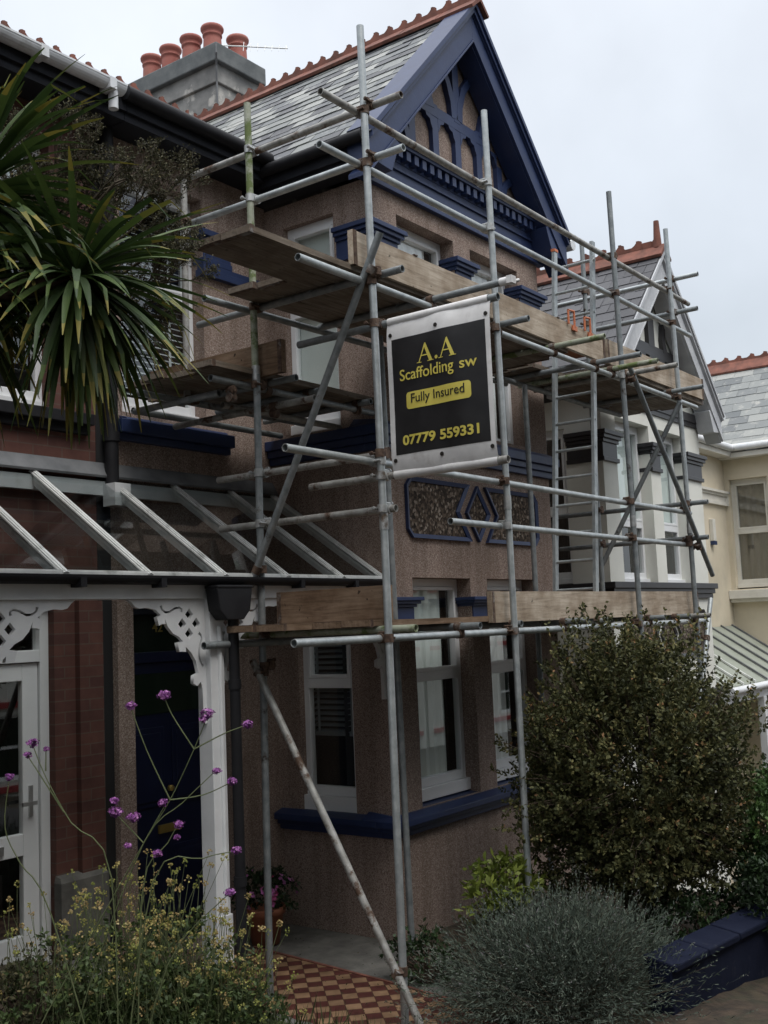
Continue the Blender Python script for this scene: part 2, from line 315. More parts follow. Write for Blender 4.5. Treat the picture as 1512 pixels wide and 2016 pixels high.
class Frame:   # a wall: origin, right-hand direction seen from outside, outward normal
    def __init__(s, o, u, n): s.o = Vector(o); s.u = Vector(u); s.n = Vector(n)
    def p(s, u, z, dd=0): return s.o + s.u * u + Vector((0, 0, z)) + s.n * dd
    def box(s, mb, u0, u1, z0, z1, d0, d1, rnd=None):
        q = s.p
        a = [q(u0, z0, d1), q(u1, z0, d1), q(u1, z0, d0), q(u0, z0, d0)]; b = [q(u0, z1, d1), q(u1, z1, d1), q(u1, z1, d0), q(u0, z1, d0)]
        return mb.hexa(a, b, rnd)
    def wall(s, mb, u0, u1, z0, z1, holes, depth, dd=0):
        us = sorted({u0, u1} | {h[0] for h in holes} | {h[1] for h in holes}); zs = sorted({z0, z1} | {h[2] for h in holes} | {h[3] for h in holes})
        for a, b in zip(us, us[1:]):
            for c, e_ in zip(zs, zs[1:]):
                if any(h[0] <= a and b <= h[1] and h[2] <= c and e_ <= h[3] for h in holes): continue
                mb.quad(s.p(a, c, dd), s.p(b, c, dd), s.p(b, e_, dd), s.p(a, e_, dd))
        for h in holes:
            a, b, c, e_ = h; q = s.p; k = dd - depth
            mb.quad(q(a, c, dd), q(a, c, k), q(b, c, k), q(b, c, dd)); mb.quad(q(a, e_, dd), q(b, e_, dd), q(b, e_, k), q(a, e_, k))
            mb.quad(q(a, c, dd), q(a, e_, dd), q(a, e_, k), q(a, c, k)); mb.quad(q(b, c, dd), q(b, c, k), q(b, e_, k), q(b, e_, dd))
def FX(y, z0=0): return Frame((0, y, z0), (1, 0, 0), (0, -1, 0))          # wall facing the street; u = X
def FY(x, z0=0): return Frame((x, 0, z0), (0, -1, 0), (-1, 0, 0))         # wall facing left; u = -Y
def window(parent, F, u0, u1, z0, z1, dep, style='plain', transom=None, blind=None, fr='upvc', fw=.055, inner=.16, sillh=.0):
    """frame set back in its opening, panes, blind and a dark room behind"""
    mb = MB(); k = -dep
    if sillh: F.box(mb, u0, u1, z0, z0 + sillh, k - .03, k + .045); z0 += sillh
    F.box(mb, u0, u0 + fw, z0, z1, k - .06, k); F.box(mb, u1 - fw, u1, z0, z1, k - .06, k)
    F.box(mb, u0 + fw, u1 - fw, z1 - fw * 1.2, z1, k - .06, k); F.box(mb, u0 + fw, u1 - fw, z0, z0 + fw * 1.3, k - .06, k)
    panes = [(z0 + fw * 1.3, z1 - fw * 1.2)]
    if transom:
        F.box(mb, u0 + fw, u1 - fw, transom - .04, transom + .04, k - .065, k + .008)
        panes = [(z0 + fw * 1.3, transom - .04), (transom + .04, z1 - fw * 1.2)]
        a, b = panes[1]   # opening sash bead
        for (x0, x1, y0, y1) in ((u0 + fw, u0 + fw + .03, a, b), (u1 - fw - .03, u1 - fw, a, b), (u0 + fw + .03, u1 - fw - .03, b - .03, b), (u0 + fw + .03, u1 - fw - .03, a, a + .03)):
            F.box(mb, x0, x1, y0, y1, k - .05, k + .012)
    w = mb.build('window', fr, parent, .004)
    for (a, b) in panes:
        g = MB(); g.quad(F.p(u0 + fw, a, k - .03), F.p(u1 - fw, a, k - .03), F.p(u1 - fw, b, k - .03), F.p(u0 + fw, b, k - .03)); g.build('pane', 'glass', w)
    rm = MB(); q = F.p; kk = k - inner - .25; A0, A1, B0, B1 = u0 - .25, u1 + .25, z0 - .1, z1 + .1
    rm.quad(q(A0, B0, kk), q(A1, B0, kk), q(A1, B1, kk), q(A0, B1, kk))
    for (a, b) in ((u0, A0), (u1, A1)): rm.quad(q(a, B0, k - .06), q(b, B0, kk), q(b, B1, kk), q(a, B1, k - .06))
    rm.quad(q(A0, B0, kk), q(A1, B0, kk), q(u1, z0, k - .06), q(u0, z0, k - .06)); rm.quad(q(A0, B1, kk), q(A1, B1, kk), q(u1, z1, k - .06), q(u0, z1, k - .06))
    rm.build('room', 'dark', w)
    if blind:
        kind, b0, b1, m = blind[:4]; bu0, bu1 = (blind[4], blind[5]) if len(blind) > 4 else (u0 + fw * .4, u1 - fw * .4)
        bm = MB()
        if kind == 'roller': F.box(bm, bu0, bu1, b0, b1, k - .075, k - .07)
        elif kind == 'net':
            n = 26
            for i in range(n):
                x0 = bu0 + (bu1 - bu0) * i / n; x1 = bu0 + (bu1 - bu0) * (i + 1) / n; d0 = k - .055 - .010 * math.sin(i * 1.3); d1 = k - .055 - .010 * math.sin((i + 1) * 1.3)
                bm.quad(q(x0, b0, d0), q(x1, b0, d1), q(x1, b1, d1), q(x0, b1, d0))
        else:
            z = b0
            while z < b1:
                a = [q(bu0, z, k - .085), q(bu1, z, k - .085), q(bu1, z + .022, k - .125), q(bu0, z + .022, k - .125)]
                bm.hexa(a, [p + Vector((0, 0, .003)) for p in a]); z += .046
            for x in (bu0 + .12 * (bu1 - bu0), bu0 + .8 * (bu1 - bu0)): F.box(bm, x - .012, x + .012, b0, b1, k - .083, k - .080)
            F.box(bm, bu0, bu1, b0 - .03, b0, k - .12, k - .09)
        bm.build('blind', m, w)
    return w
def slates(mb, o, along, up, n_al, n_up, w, ex, nrm, jit=.006, mask=None, th=.007):
    o = Vector(o); along = Vector(along).normalized(); up = Vector(up).normalized(); nrm = Vector(nrm).normalized()
    for j in range(n_up):
        off = (j % 2) * w * .5
        for i in range(-1, n_al + 1):
            a0 = max(0, i * w + off); a1 = min(n_al * w, (i + 1) * w + off)
            if a1 - a0 < .03: continue
            if mask and not mask((a0 + a1) / 2, j * ex): continue
            s0 = j * ex + random.uniform(-jit, jit) - (random.uniform(.02, .04) if random.random() < .03 else 0); s1 = j * ex + ex * 1.25
            g = .002 + random.random() * .003; h0 = .0105 + random.uniform(-.003, .005); h1 = .003
            sk = random.uniform(-.004, .004)
            def P(a, s_, h): return o + along * a + up * s_ + nrm * h
            bt = [P(a0 + g, s0 + sk, h0 - th), P(a1 - g, s0 - sk, h0 - th), P(a1 - g, s1, h1 - th), P(a0 + g, s1, h1 - th)]
            tp = [p + nrm * th for p in bt]
            mb.hexa(bt, tp)
def crest(mb, p0, p1, period, hb, dp, th=.03, side=.0):
    """ridge tiles with a scalloped crest: cap plus upright fin"""
    p0 = Vector(p0); p1 = Vector(p1); a = p1 - p0; n = max(1, round(a.length / period)); nrm = Vector((-a.y, a.x, 0)).normalized() * (th / 2)
    for k in range(n):
        jz = random.uniform(-.006, .006)
        tt = [0, .14, .14001, .25, .4, .57, .74, .86, .86001, 1]; hh = [dp, dp, dp * .86, dp * .42, dp * .06, 0, dp * .06, dp * .42, dp, dp]
        hh = [dp, dp, dp * .7, dp * .3, .0, 0, .0, dp * .3, dp * .8, dp]
        for i in range(9):
            q0 = p0 + a * ((k + tt[i]) / n); q1 = p0 + a * ((k + tt[i + 1]) / n)
            b = [q0 - nrm, q1 - nrm, q1 + nrm, q0 + nrm]
            mb.hexa(b, [p + Vector((0, 0, hb + h + jz)) for p, h in zip(b, (hh[i], hh[i + 1], hh[i + 1], hh[i]))], .5)

# ---------------------------------------------------------------- setting
def sstep(a, b, x): t = np.clip((x - a) / (b - a), 0, 1); return t * t * (3 - 2 * t)
def gz(x, y):
    x = np.asarray(x, float); y = np.asarray(y, float)
    gar = -.02 * np.clip(x - 1.2, 0, 4) - 1.15 * sstep(4.2, 5.0, x) - .9 * sstep(8.8, 10.5, x)
    gar = gar + .36 * sstep(-.72, -1.0, x) + .14 * sstep(-1.2, -2.2, x)
    st = .20 - .15 * np.clip(x, -14, 16)
    f_ = sstep(-1.15, -1.7, y); wdt = sstep(-.2, .6, x)
    f_ = f_ * wdt + sstep(-1.9, -2.6, y) * (1 - wdt)
    return gar * (1 - f_) + st * f_ - .03
def ground():
    xs = np.concatenate([[-400, -120, -40, -16], np.arange(-9, 14, .16), [18, 26, 60, 150, 400]]); ys = np.concatenate([[-400, -120, -40, -20, -12], np.arange(-7, 3.0, .16), [4, 8, 40, 120, 400]])
    X, Y = np.meshgrid(xs, ys); Z = gz(X, Y); Z = Z + np.where((np.abs(X) < 14) & (Y > -7) & (Y < 3), rng.normal(0, .008, X.shape), 0)
    Z = np.where(Y > 2.9, np.minimum(Z, -.5), Z); Z = np.where((Y > 2.9) & (X > 4.5), -2.4, Z)
    mb = MB(); nx = len(xs); mb.v = list(map(tuple, np.stack([X, Y, Z], -1).reshape(-1, 3)))
    mb.f = [(j * nx + i, j * nx + i + 1, (j + 1) * nx + i + 1, (j + 1) * nx + i) for j in range(len(ys) - 1) for i in range(nx - 1)]
    mb.r = [0] * len(mb.f); mb.sm = [True] * len(mb.f)
    tag(mb.build('ground', 'ground'), kind='structure')
ground()
mb = MB(); pts = [(.78, 1.95), (.60, .48), (.52, 0.0), (.30, -.36), (.02, -2.4), (-.85, -2.4), (-.72, -.6), (-.72, 1.95)]
mb.prism([(x, y, -.12) for x, y in pts], (0, 0, .124)); tag(mb.build('tiled_path', 'tiles'), kind='structure')
mb = MB()
for (a, b) in (((.78, 1.95), (.60, .48)), ((.60, .48), (.52, 0)), ((.52, 0), (.30, -.36)), ((.30, -.36), (.02, -2.4))):
    mb.hexa([(a[0], a[1], -.1), (b[0], b[1], -.1), (b[0] + .022, b[1], -.1), (a[0] + .022, a[1], -.1)], [(a[0], a[1], .012), (b[0], b[1], .012), (b[0] + .022, b[1], .012), (a[0] + .022, a[1], .012)])
tag(mb.build('path_edging', 'terracotta'), kind='structure')
mb = MB(); mb.prism([(x, y, -.12) for x, y in ((.805, 2.2), (.625, .48), (.55, .02), (.75, -.1), (1.44, .35), (1.44, 2.2))], (0, 0, .113)); tag(mb.build('concrete_apron', 'concrete'), kind='structure')
mb = MB(); mb.box(-6, 6, -1.5, 2.2, -.3, .06)
mb = MB(); mb.prism([(-2.2, 1.1, -.2), (-.75, 1.0, -.2), (-.75, 2.2, -.2), (-2.2, 2.2, -.2)], (0, 0, .50)); tag(mb.build('porch_step', 'concrete'), kind='structure')
mb = MB()
mb.prism([(-60, -6.2, 0), (60, -6.2, 0), (60, -12, 0), (-60, -12, 0)][::-1], (0, 0, .01))
for i in range(len(mb.v)):
    x, y, z = mb.v[i]; mb.v[i] = (x, y, float(gz(np.clip(x, -14, 16), -8)) + .012 + z)
mb.v = []; mb.f = []; mb.r = []; mb.sm = []
for i in range(30):
    x0 = -15 + i; mb.quad(*[(x, y, float(gz(x, -8)) + .02) for x, y in ((x0, -12), (x0 + 1, -12), (x0 + 1, -6.2), (x0, -6.2))])
tag(mb.build('road', 'asphalt'), kind='structure')

# ---------------------------------------------------------------- scaffolded house
YF, YM = 1.07, 2.2
def capital(mb, x0, x1, y0, y1, zb, zt, left_y=None):
    """cornice, plain neck and foot moulding round the head of a pier"""
    h = zt - zb
    for (a, b, o) in ((0, .14, .030), (.14, .62, .012), (.62, .74, .030), (.74, .86, .055), (.86, 1.0, .075)):
        mb.box(x0 - o, x1 + o, y0 - o, y1, zb + h * a, zb + h * b)
def bay_shell(house, x0, x1, dz, wallm, holes_f, holes_l, ztop, zbot, bandm, sillm):
    mb = MB(); FX(YF).wall(mb, x0, x1, zbot, ztop + dz, [(a, b, c + dz, d_ + dz) for a, b, c, d_ in holes_f], .20)
    FY(x0).wall(mb, -YM, -YF, zbot, ztop + dz, [(a, b, c + dz, d_ + dz) for a, b, c, d_ in holes_l], .13)
    mb.quad((x1, YF, zbot), (x1, YM, zbot), (x1, YM, ztop + dz), (x1, YF, ztop + dz))
    return mb
hM = thing('terraced_house', 'pebbledashed house with navy blue trim and slate gable standing behind the scaffolding', 'house', (2.85, 1.07, 0))
HF = [(1.82, 2.70, .92, 2.74), (2.98, 3.86, .92, 2.74), (1.82, 2.70, 4.02, 5.77), (2.98, 3.86, 4.02, 5.77)]
HL = [(-1.98, -1.43, .90, 2.75), (-1.99, -1.44, 3.97, 5.77)]
mb = bay_shell(hM, 1.44, 4.27, 0, 'pebble', HF, HL, 5.97, -.5, 'navy', 'navy')
FX(YM).wall(mb, -.30, 1.44, -.4, 6.25, [(-.17, .68, 4.0, 5.86), (-.155, .86, .06, 2.62)], .22)
mb.quad((4.27, YM, -1.5), (4.92, YM, -1.5), (4.92, YM, 6.25), (4.27, YM, 6.25))
mb.poly([(1.44, YF, 5.97), (4.27, YF, 5.97), (4.27, YF, 6.45), (2.855, YF, 7.85), (1.44, YF, 6.45)])
mb.build('wall', 'pebble', hM)
mb = MB(); mb.quad((-.33, 6.9, -1), (-.33, 6.9, 6), (4.92, 6.9, 6), (4.92, 6.9, -1)); mb.build('back_wall', 'pebble', hM)
# windows of the bay
fF, fL, fm = FX(YF), FY(1.44), FX(YM)
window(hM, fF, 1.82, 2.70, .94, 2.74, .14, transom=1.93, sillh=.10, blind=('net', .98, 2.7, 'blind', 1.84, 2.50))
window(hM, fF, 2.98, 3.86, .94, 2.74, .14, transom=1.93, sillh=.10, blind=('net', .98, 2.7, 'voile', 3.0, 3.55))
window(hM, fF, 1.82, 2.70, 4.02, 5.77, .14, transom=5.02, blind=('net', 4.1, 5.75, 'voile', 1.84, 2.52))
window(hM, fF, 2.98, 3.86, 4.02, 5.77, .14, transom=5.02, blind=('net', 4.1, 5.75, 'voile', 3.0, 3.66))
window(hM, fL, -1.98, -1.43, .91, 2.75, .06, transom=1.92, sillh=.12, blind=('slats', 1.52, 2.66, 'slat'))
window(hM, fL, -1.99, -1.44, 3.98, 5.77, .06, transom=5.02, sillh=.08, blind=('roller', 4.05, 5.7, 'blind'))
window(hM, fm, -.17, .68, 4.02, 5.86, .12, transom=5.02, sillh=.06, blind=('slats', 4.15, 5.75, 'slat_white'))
# piers' capitals
for (zb, zt) in ((2.37, 2.58), (5.33, 5.61)):
    mb = MB(); capital(mb, 1.44, 1.80, YF, 1.41, zb, zt); mb.build('pier_capital', 'navy', hM, .004)
    mb = MB(); capital(mb, 2.72, 2.96, YF, 1.27, zb, zt); mb.build('pier_capital', 'navy', hM, .004)
    mb = MB(); capital(mb, 3.88, 4.27, YF, 1.6, zb, zt); mb.build('pier_capital', 'navy', hM, .004)
mb = MB()
for (a, b, o) in ((5.33, 5.38, .03), (5.38, 5.5, .012), (5.5, 5.55, .04), (5.55, 5.6, .07)): mb.box(.70 - o, 1.0, YM - o, YM + .1, a, b)
mb.build('pier_capital', 'navy', hM, .004)
mb = MB()
for (a, b, o) in ((5.22, 5.28, .05), (5.28, 5.33, .03)): mb.box(.70 - o, 1.44, YM - o, YM + .05, a, b)
mb.build('string_course', 'navy', hM, .004)
# sills
def bay_sill(x0, x1, steps, parent, m='navy', name='sill'):
    mb = MB()
    for (a, b, o, i) in steps:
        mb.hexa([(x0 - o, YF - o, a), (x1 + o, YF - o, a), (x1 + o, YF + i, a), (x0 - o, YF + i, a)], [(x0 - o, YF - o, b), (x1 + o, YF - o, b), (x1 + o, YF + i, b), (x0 - o, YF + i, b)])
        mb.box(x0 - o, x0 + i, YF + i, YM - .003, a, b); mb.box(x1 - i, x1 + o, YF + i, YM - .003, a, b)
    return mb.build(name, m, parent, .006)
bay_sill(1.44, 4.27, ((.755, .80, .045, .1), (.80, .84, .075, .1), (.84, .89, .115, .1)), hM)
mb = MB()   # weathered slope up to the lower frames
mb.hexa([(1.325, .955, .89), (4.385, .955, .89), (4.385, 1.3, .89), (1.325, 1.3, .89)], [(1.42, 1.05, .915), (4.29, 1.05, .915), (4.29, 1.3, .94), (1.42, 1.3, .94)])
mb.hexa([(1.325, 1.3, .89), (1.7, 1.3, .89), (1.7, YM - .004, .89), (1.325, YM - .004, .89)], [(1.42, 1.3, .915), (1.7, 1.3, .925), (1.7, YM - .004, .925), (1.42, YM - .004, .915)])
mb.build('sill', 'navy', hM)
bay_sill(1.44, 4.27, ((3.74, 3.80, .035, .1), (3.80, 3.86, .06, .1), (3.86, 3.94, .09, .1)), hM)
mb = MB(); mb.hexa([(1.36, .99, 3.94), (4.35, .99, 3.94), (4.35, 1.3, 3.94), (1.36, 1.3, 3.94)], [(1.43, 1.06, 3.985), (4.28, 1.06, 3.985), (4.28, 1.3, 4.015), (1.43, 1.3, 4.015)])
mb.build('sill', 'navy', hM)
mb = MB()
for (a, b, o) in ((3.78, 3.83, .05), (3.83, 3.93, .10)): mb.box(-.26, .90, YM - o, YM + .05, a, b)
mb.hexa([(-.2, YM - .09, 3.93), (.84, YM - .09, 3.93), (.84, YM + .12, 3.93), (-.2, YM + .12, 3.93)], [(-.2, YM - .07, 3.95), (.84, YM - .07, 3.95), (.84, YM + .12, 4.0), (-.2, YM + .12, 4.0)])
mb.build('sill', 'navy', hM, .006)
# decorative pebble panels between the storeys
def inset_panel(parent, outline, y, w, fm_, dm, name='panel', hole=None):
    c = Vector((sum(p[0] for p in outline) / len(outline), sum(p[1] for p in outline) / len(outline)))
    n = len(outline); O = [Vector(p) for p in outline]; I = []
    for i in range(n):
        a, b, q = O[i - 1], O[i], O[(i + 1) % n]; d0 = (b - a).normalized(); d1 = (q - b).normalized()
        n0 = Vector((-d0.y, d0.x)); n1 = Vector((-d1.y, d1.x)); k = n0 + n1; k = k / max(.3, k.dot(n0) if abs(k.dot(n0)) > .3 else .3); I.append(b + k * w)
    mb = MB()
    for i in range(n):
        j = (i + 1) % n
        lo = [O[i], O[j], I[j], I[i]]
        mb.hexa([(p.x, y, p.y) for p in lo], [(p.x, y - dq, p.y) for p, dq in zip(lo, (.03, .03, .018, .018))])
    fr_ = mb.build(name, fm_, parent)
    mb = MB(); mb.poly([(p.x, y - .008, p.y) for p in I]); mb.build('pebble_infill', dm, fr_)
def panels(parent, xc, hw, z0, z1, y, fm_, dm, dwid=.2):
    zc = (z0 + z1) / 2; s = .07; g = .13
    inset_panel(parent, [(xc, z0), (xc + dwid, zc), (xc, z1), (xc - dwid, zc)], y, .035, fm_, dm)
    L_ = [(xc - hw + s, z0), (xc - g, z0), (xc - g - dwid, zc), (xc - g, z1), (xc - hw + s, z1), (xc - hw + s, z1 - s * .75), (xc - hw, z1 - s), (xc - hw, z0 + s), (xc - hw + s, z0 + s * .75)]
    L_ = [(xc - hw + s, z0), (xc - g, z0), (xc - g - dwid * .95, zc), (xc - g, z1), (xc - hw + s, z1), (xc - hw, z1 - s), (xc - hw, z0 + s)]
    inset_panel(parent, L_, y, .035, fm_, dm); inset_panel(parent, [(2 * xc - a, b) for a, b in L_][::-1], y, .035, fm_, dm)
panels(hM, 2.86, 1.10, 3.06, 3.56, YF - .002, 'navy', 'pebble_dark')
mb = MB(); mb.box(2.82, 3.0, YF - .012, YF + .01, .02, .17)
for i in range(5): mb.box(2.835, 2.985, YF - .02, YF - .012, .035 + i * .026, .048 + i * .026)
mb.build('air_brick', 'black', hM)
# gable: timbers, dentil beam, bargeboards
def stroke(mb, pts, w, y0, y1):
    """flat curved timber along a polyline (x, z)"""
    P = [Vector(p) for p in pts]; n = len(P); A = []; B = []
    for i in range(n):
        t_ = (P[min(i + 1, n - 1)] - P[max(i - 1, 0)]).normalized(); k = Vector((-t_.y, t_.x)); ww = w[i] if isinstance(w, (list, tuple)) else w
        A.append(P[i] + k * ww / 2); B.append(P[i] - k * ww / 2)
    for i in range(n - 1):
        b = [A[i], A[i + 1], B[i + 1], B[i]]; mb.hexa([(p.x, y1, p.y) for p in b], [(p.x, y0, p.y) for p in b])
def arc(c, r_, a0, a1, n=8): return [(c[0] + r_ * math.cos(R(a0 + (a1 - a0) * i / n)), c[1] + r_ * math.sin(R(a0 + (a1 - a0) * i / n))) for i in range(n + 1)]
xc = 2.80; mb = MB()
for k, xx in enumerate((-.74, -.37, 0, .37, .74)):
    mb.box(xc + xx - .047, xc + xx + .047, 1.025, YF + .02, 6.3, 6.95 if abs(xx) < .5 else 6.72)
mb.box(xc - .58, xc + .58, 1.022, YF + .02, 6.83, 6.93)
for sx in (-1, 1):                       # scalloped brackets under the rail
    for x0 in (-.555, -.185, .185, .555):
        for q in (-1, 1):
            p = [(xc + x0 + q * .14, 6.835), (xc + x0 + q * .03, 6.835), (xc + x0 + q * .05, 6.80), (xc + x0 + q * .10, 6.785), (xc + x0 + q * .115, 6.74), (xc + x0 + q * .14, 6.70)]
            if sx == 1: mb.prism([(a, 1.0232, b) for a, b in p], (0, .05, 0))
mb.box(xc - .05, xc + .05, 1.02, YF + .02, 6.9, 7.75)
for q in (-1, 1):
    stroke(mb, [(xc + q * .04, 6.93), (xc + q * .06, 7.08), (xc + q * .13, 7.25), (xc + q * .27, 7.42)], [.10, .085, .075, .07], 1.018, YF + .02)
    stroke(mb, [(xc + q * .45, 6.9), (xc + q * .46, 7.0), (xc + q * .49, 7.12), (xc + q * .53, 7.18)], [.15, .10, .075, .06], 1.019, YF + .02)
    stroke(mb, [(xc + q * .78, 6.42), (xc + q * .84, 6.56), (xc + q * .98, 6.66)], [.09, .075, .07], 1.019, YF + .02)
mb.build('timber_framing', 'navy', hM)
mb = MB()
for (z0, z1, o) in ((5.93, 5.97, .05), (5.97, 6.13, .035), (6.13, 6.15, .055), (6.15, 6.20, .045), (6.30, 6.335, .13), (6.335, 6.37, .16)): mb.box(1.26 if o < .1 else 1.3, 4.36, YF - o, YF + .02, z0, z1)
mb.box(1.3, 4.36, YF - .05, YF + .02, 6.20, 6.30)
x = 1.5
while x < 4.2: mb.box(x, x + .062, YF - .115, YF - .05, 6.215, 6.30); x += .118
mb.build('gable_cornice', 'navy', hM, .003)
def bargeboards(parent, xc, zap, zlow, hw, y, m, wid=(.10, .20), foot=True):
    mb = MB()
    for q in (-1, 1):
        A = Vector((xc, 0, zap)); B = Vector((xc + q * hw, 0, zlow)); t_ = (B - A).normalized(); nn = Vector((0, 0, -1))
        def strip(k0, k1, y0, y1, e0=0, e1=0):
            a = A + nn * k0; b = B + nn * k0 + t_ * e1; c = B + nn * k1 + t_ * e1; d_ = A + nn * k1
            v = [a, b, c, d_]; mb.hexa([(p.x, y1, p.z) for p in v], [(p.x, y0, p.z) for p in v])
        strip(.0, .06, y - .055, y + .22); strip(.06, .11, y - .035, y + .22); strip(.11, .125, y - .012, y + .22)
        strip(.125, .36, y, y + .05); strip(.36, .385, y - .012, y + .22); strip(.385, .40, y + .02, y + .22)
        if foot:
            b = B + Vector((0, 0, -.06)); s = -q
            mb.prism([(b.x + s * .30, y + .004, 5.93 + zlow - 6.22), (b.x + s * .0, y + .004, 5.95 + zlow - 6.22), (b.x + s * .0, y + .004, zlow), (b.x + s * .12, y + .004, zlow + .08), (b.x + s * .42, y + .004, zlow - .02)], (0, .215, 0))
    return mb.build('bargeboard', m, parent, .003)
bargeboards(hM, 2.83, 8.01, 6.25, 1.67, .83, 'navy')
# roof
rf = MB()
sl_a = math.atan2(1.78, 1.66)
rf.quad((1.19, .79, 6.205), (2.85, .79, 7.98), (2.85, 4.9, 7.98), (1.19, 4.9, 6.205)); rf.quad((4.53, .79, 6.205), (4.53, 4.9, 6.205), (2.85, 4.9, 7.98), (2.85, .79, 7.98))
rf.quad((-.36, 1.9, 6.285), (4.95, 1.9, 6.285), (4.95, 4.45, 8.0), (-.36, 4.45, 8.0)); rf.quad((-.36, 7.0, 6.285), (-.36, 4.45, 8.0), (4.95, 4.45, 8.0), (4.95, 7.0, 6.285))
up = Vector((1.66, 0, 1.775)).normalized(); nr_ = Vector((-up.z, 0, up.x))
slates(rf, (1.15, .80, 6.175), (0, 1, 0), up, 15, 17, .26, .142, nr_, mask=lambda a, s_: a < 3.9)
slates(rf, (4.55, .80, 6.18), (0, 1, 0), (-up.x, 0, up.z), 3, 17, .26, .142, (up.z, 0, up.x))
slates(rf, (-.36, 1.86, 6.27), (1, 0, 0), (0, .83, .558), 8, 20, .26, .15, (0, -.558, .83))
rf.box(1.1, 4.6, .0, .0, 0, 0) if False else None
roofM = rf.build('roof', 'slate', hM)
mb = MB(); crest(mb, (2.85, .74, 8.03), (2.85, 4.45, 8.03), .168, .045, .052, .028)
for q in (-1, 1):
    n = 9
    for k in range(n):
        y0 = .74 + 3.7 * k / n; y1 = .74 + 3.7 * (k + 1) / n - .006; jz = random.uniform(-.004, .004)
        mb.hexa([(2.85, y0, 8.0 + jz), (2.85 + q * .135, y0, 7.885 + jz), (2.85 + q * .135, y1, 7.885 + jz), (2.85, y1, 8.0 + jz)], [(2.85, y0, 8.045 + jz), (2.85 + q * .15, y0, 7.91 + jz), (2.85 + q * .15, y1, 7.91 + jz), (2.85, y1, 8.045 + jz)])
mb.build('ridge_tiles', 'terracotta', hM)
def main_ridge(parent, x0, x1, dz=0):
    mb = MB(); crest(mb, (x0, 4.45, 8.03 + dz), (x1, 4.45, 8.03 + dz), .2, .045, .055, .028)
    for q in (-1, 1): mb.hexa([(x0, 4.45, 7.99 + dz), (x1, 4.45, 7.99 + dz), (x1, 4.45 + q * .16, 7.89 + dz), (x0, 4.45 + q * .16, 7.89 + dz)], [(x0, 4.45, 8.05 + dz), (x1, 4.45, 8.05 + dz), (x1, 4.45 + q * .17, 7.93 + dz), (x0, 4.45 + q * .17, 7.93 + dz)])
    mb.build('ridge_tiles', 'terracotta', parent)
main_ridge(hM, -.36, 2.75)
# eaves: dark fascia and gutters
mb = MB(); mb.box(-.33, 1.40, 1.93, 2.19, 6.08, 6.14); mb.box(-.33, 1.16, 1.90, 1.94, 6.14, 6.27); mb.box(1.2, 1.437, 1.06, 2.6, 6.0, 6.06); mb.box(1.17, 1.2, .85, 2.6, 6.04, 6.19); mb.box(1.17, 1.43, .9, 1.05, 6.0, 6.12)
mb.build('fascia', 'fascia', hM)
mb = MB(); mb.tube((-.38, 1.86, 6.255), (1.15, 1.86, 6.255), .055, None, 12); mb.tube((1.125, .86, 6.16), (1.125, 2.0, 6.16), .05, None, 12); mb.build('gutter', 'black', hM)
mb = MB(); mb.box(4.36, 4.56, .86, 1.4, 6.12, 6.2); mb.tube((4.6, .80, 6.17), (4.6, 2.2, 6.17), .055, None, 12); mb.build('gutter', 'gutter_white', hM)
mb = MB(); mb.tube((-.335, 2.13, 6.2), (-.335, 2.13, 3.3), .05, None, 12)
for z in (3.75, 5.2): mb.tube((-.335, 2.13, z), (-.335, 2.13, z + .07), .06, None, 12)
mb.build('downpipe', 'black', hM)
mb = MB(); mb.tube((4.36, 1.16, 6.0), (4.36, 1.16, -.4), .04, None, 10); mb.box(4.28, 4.46, 1.06, 1.24, 1.9, 2.05); mb.build('downpipe', 'black', hM)
# chimney with five pots
ch = MB(); X0, Y0 = 3.25, 4.48
ch.box(X0 + .10, X0 + .76, Y0 + .10, Y0 + 1.62, 7.0, 8.72); ch.box(X0 + .065, X0 + .795, Y0 + .065, Y0 + 1.655, 8.72, 8.97)
chm = ch.build('chimney', 'chimney', hM, .01)
ch = MB(); ch.box(X0, X0 + .85, Y0, Y0 + 1.72, 8.94, 9.16); ch.hexa([(X0 + .03, Y0 + .03, 9.16), (X0 + .82, Y0 + .03, 9.16), (X0 + .82, Y0 + 1.69, 9.16), (X0 + .03, Y0 + 1.69, 9.16)], [(X0 + .2, Y0 + .2, 9.24), (X0 + .65, Y0 + .2, 9.24), (X0 + .65, Y0 + 1.5, 9.24), (X0 + .2, Y0 + 1.5, 9.24)])
ch.build('chimney_cap', 'chimney_cap', chm, .015)
for (px, py) in ((.25, .30), (.25, .66), (.25, 1.02), (.25, 1.36), (.62, .24)):
    mb = MB(); p = (X0 + px, Y0 + py, 9.17)
    mb.lathe(p, [(.115, 0), (.108, .2), (.105, .24), (.118, .25), (.118, .265), (.108, .275), (.118, .30), (.137, .325), (.14, .345), (.132, .365), (.105, .375), (.085, .37), (.08, .1)], 20)
    mb.build('chimney_pot', 'pot_clay', chm)
mb = MB(); mb.chain([(3.24, 4.47, 9.13), (3.235, 4.465, 9.0), (3.29, 4.52, 8.9), (3.325, 4.555, 8.72), (3.34, 4.57, 7.9)], .012, .012, 6); mb.build('cable', 'lead', chm)
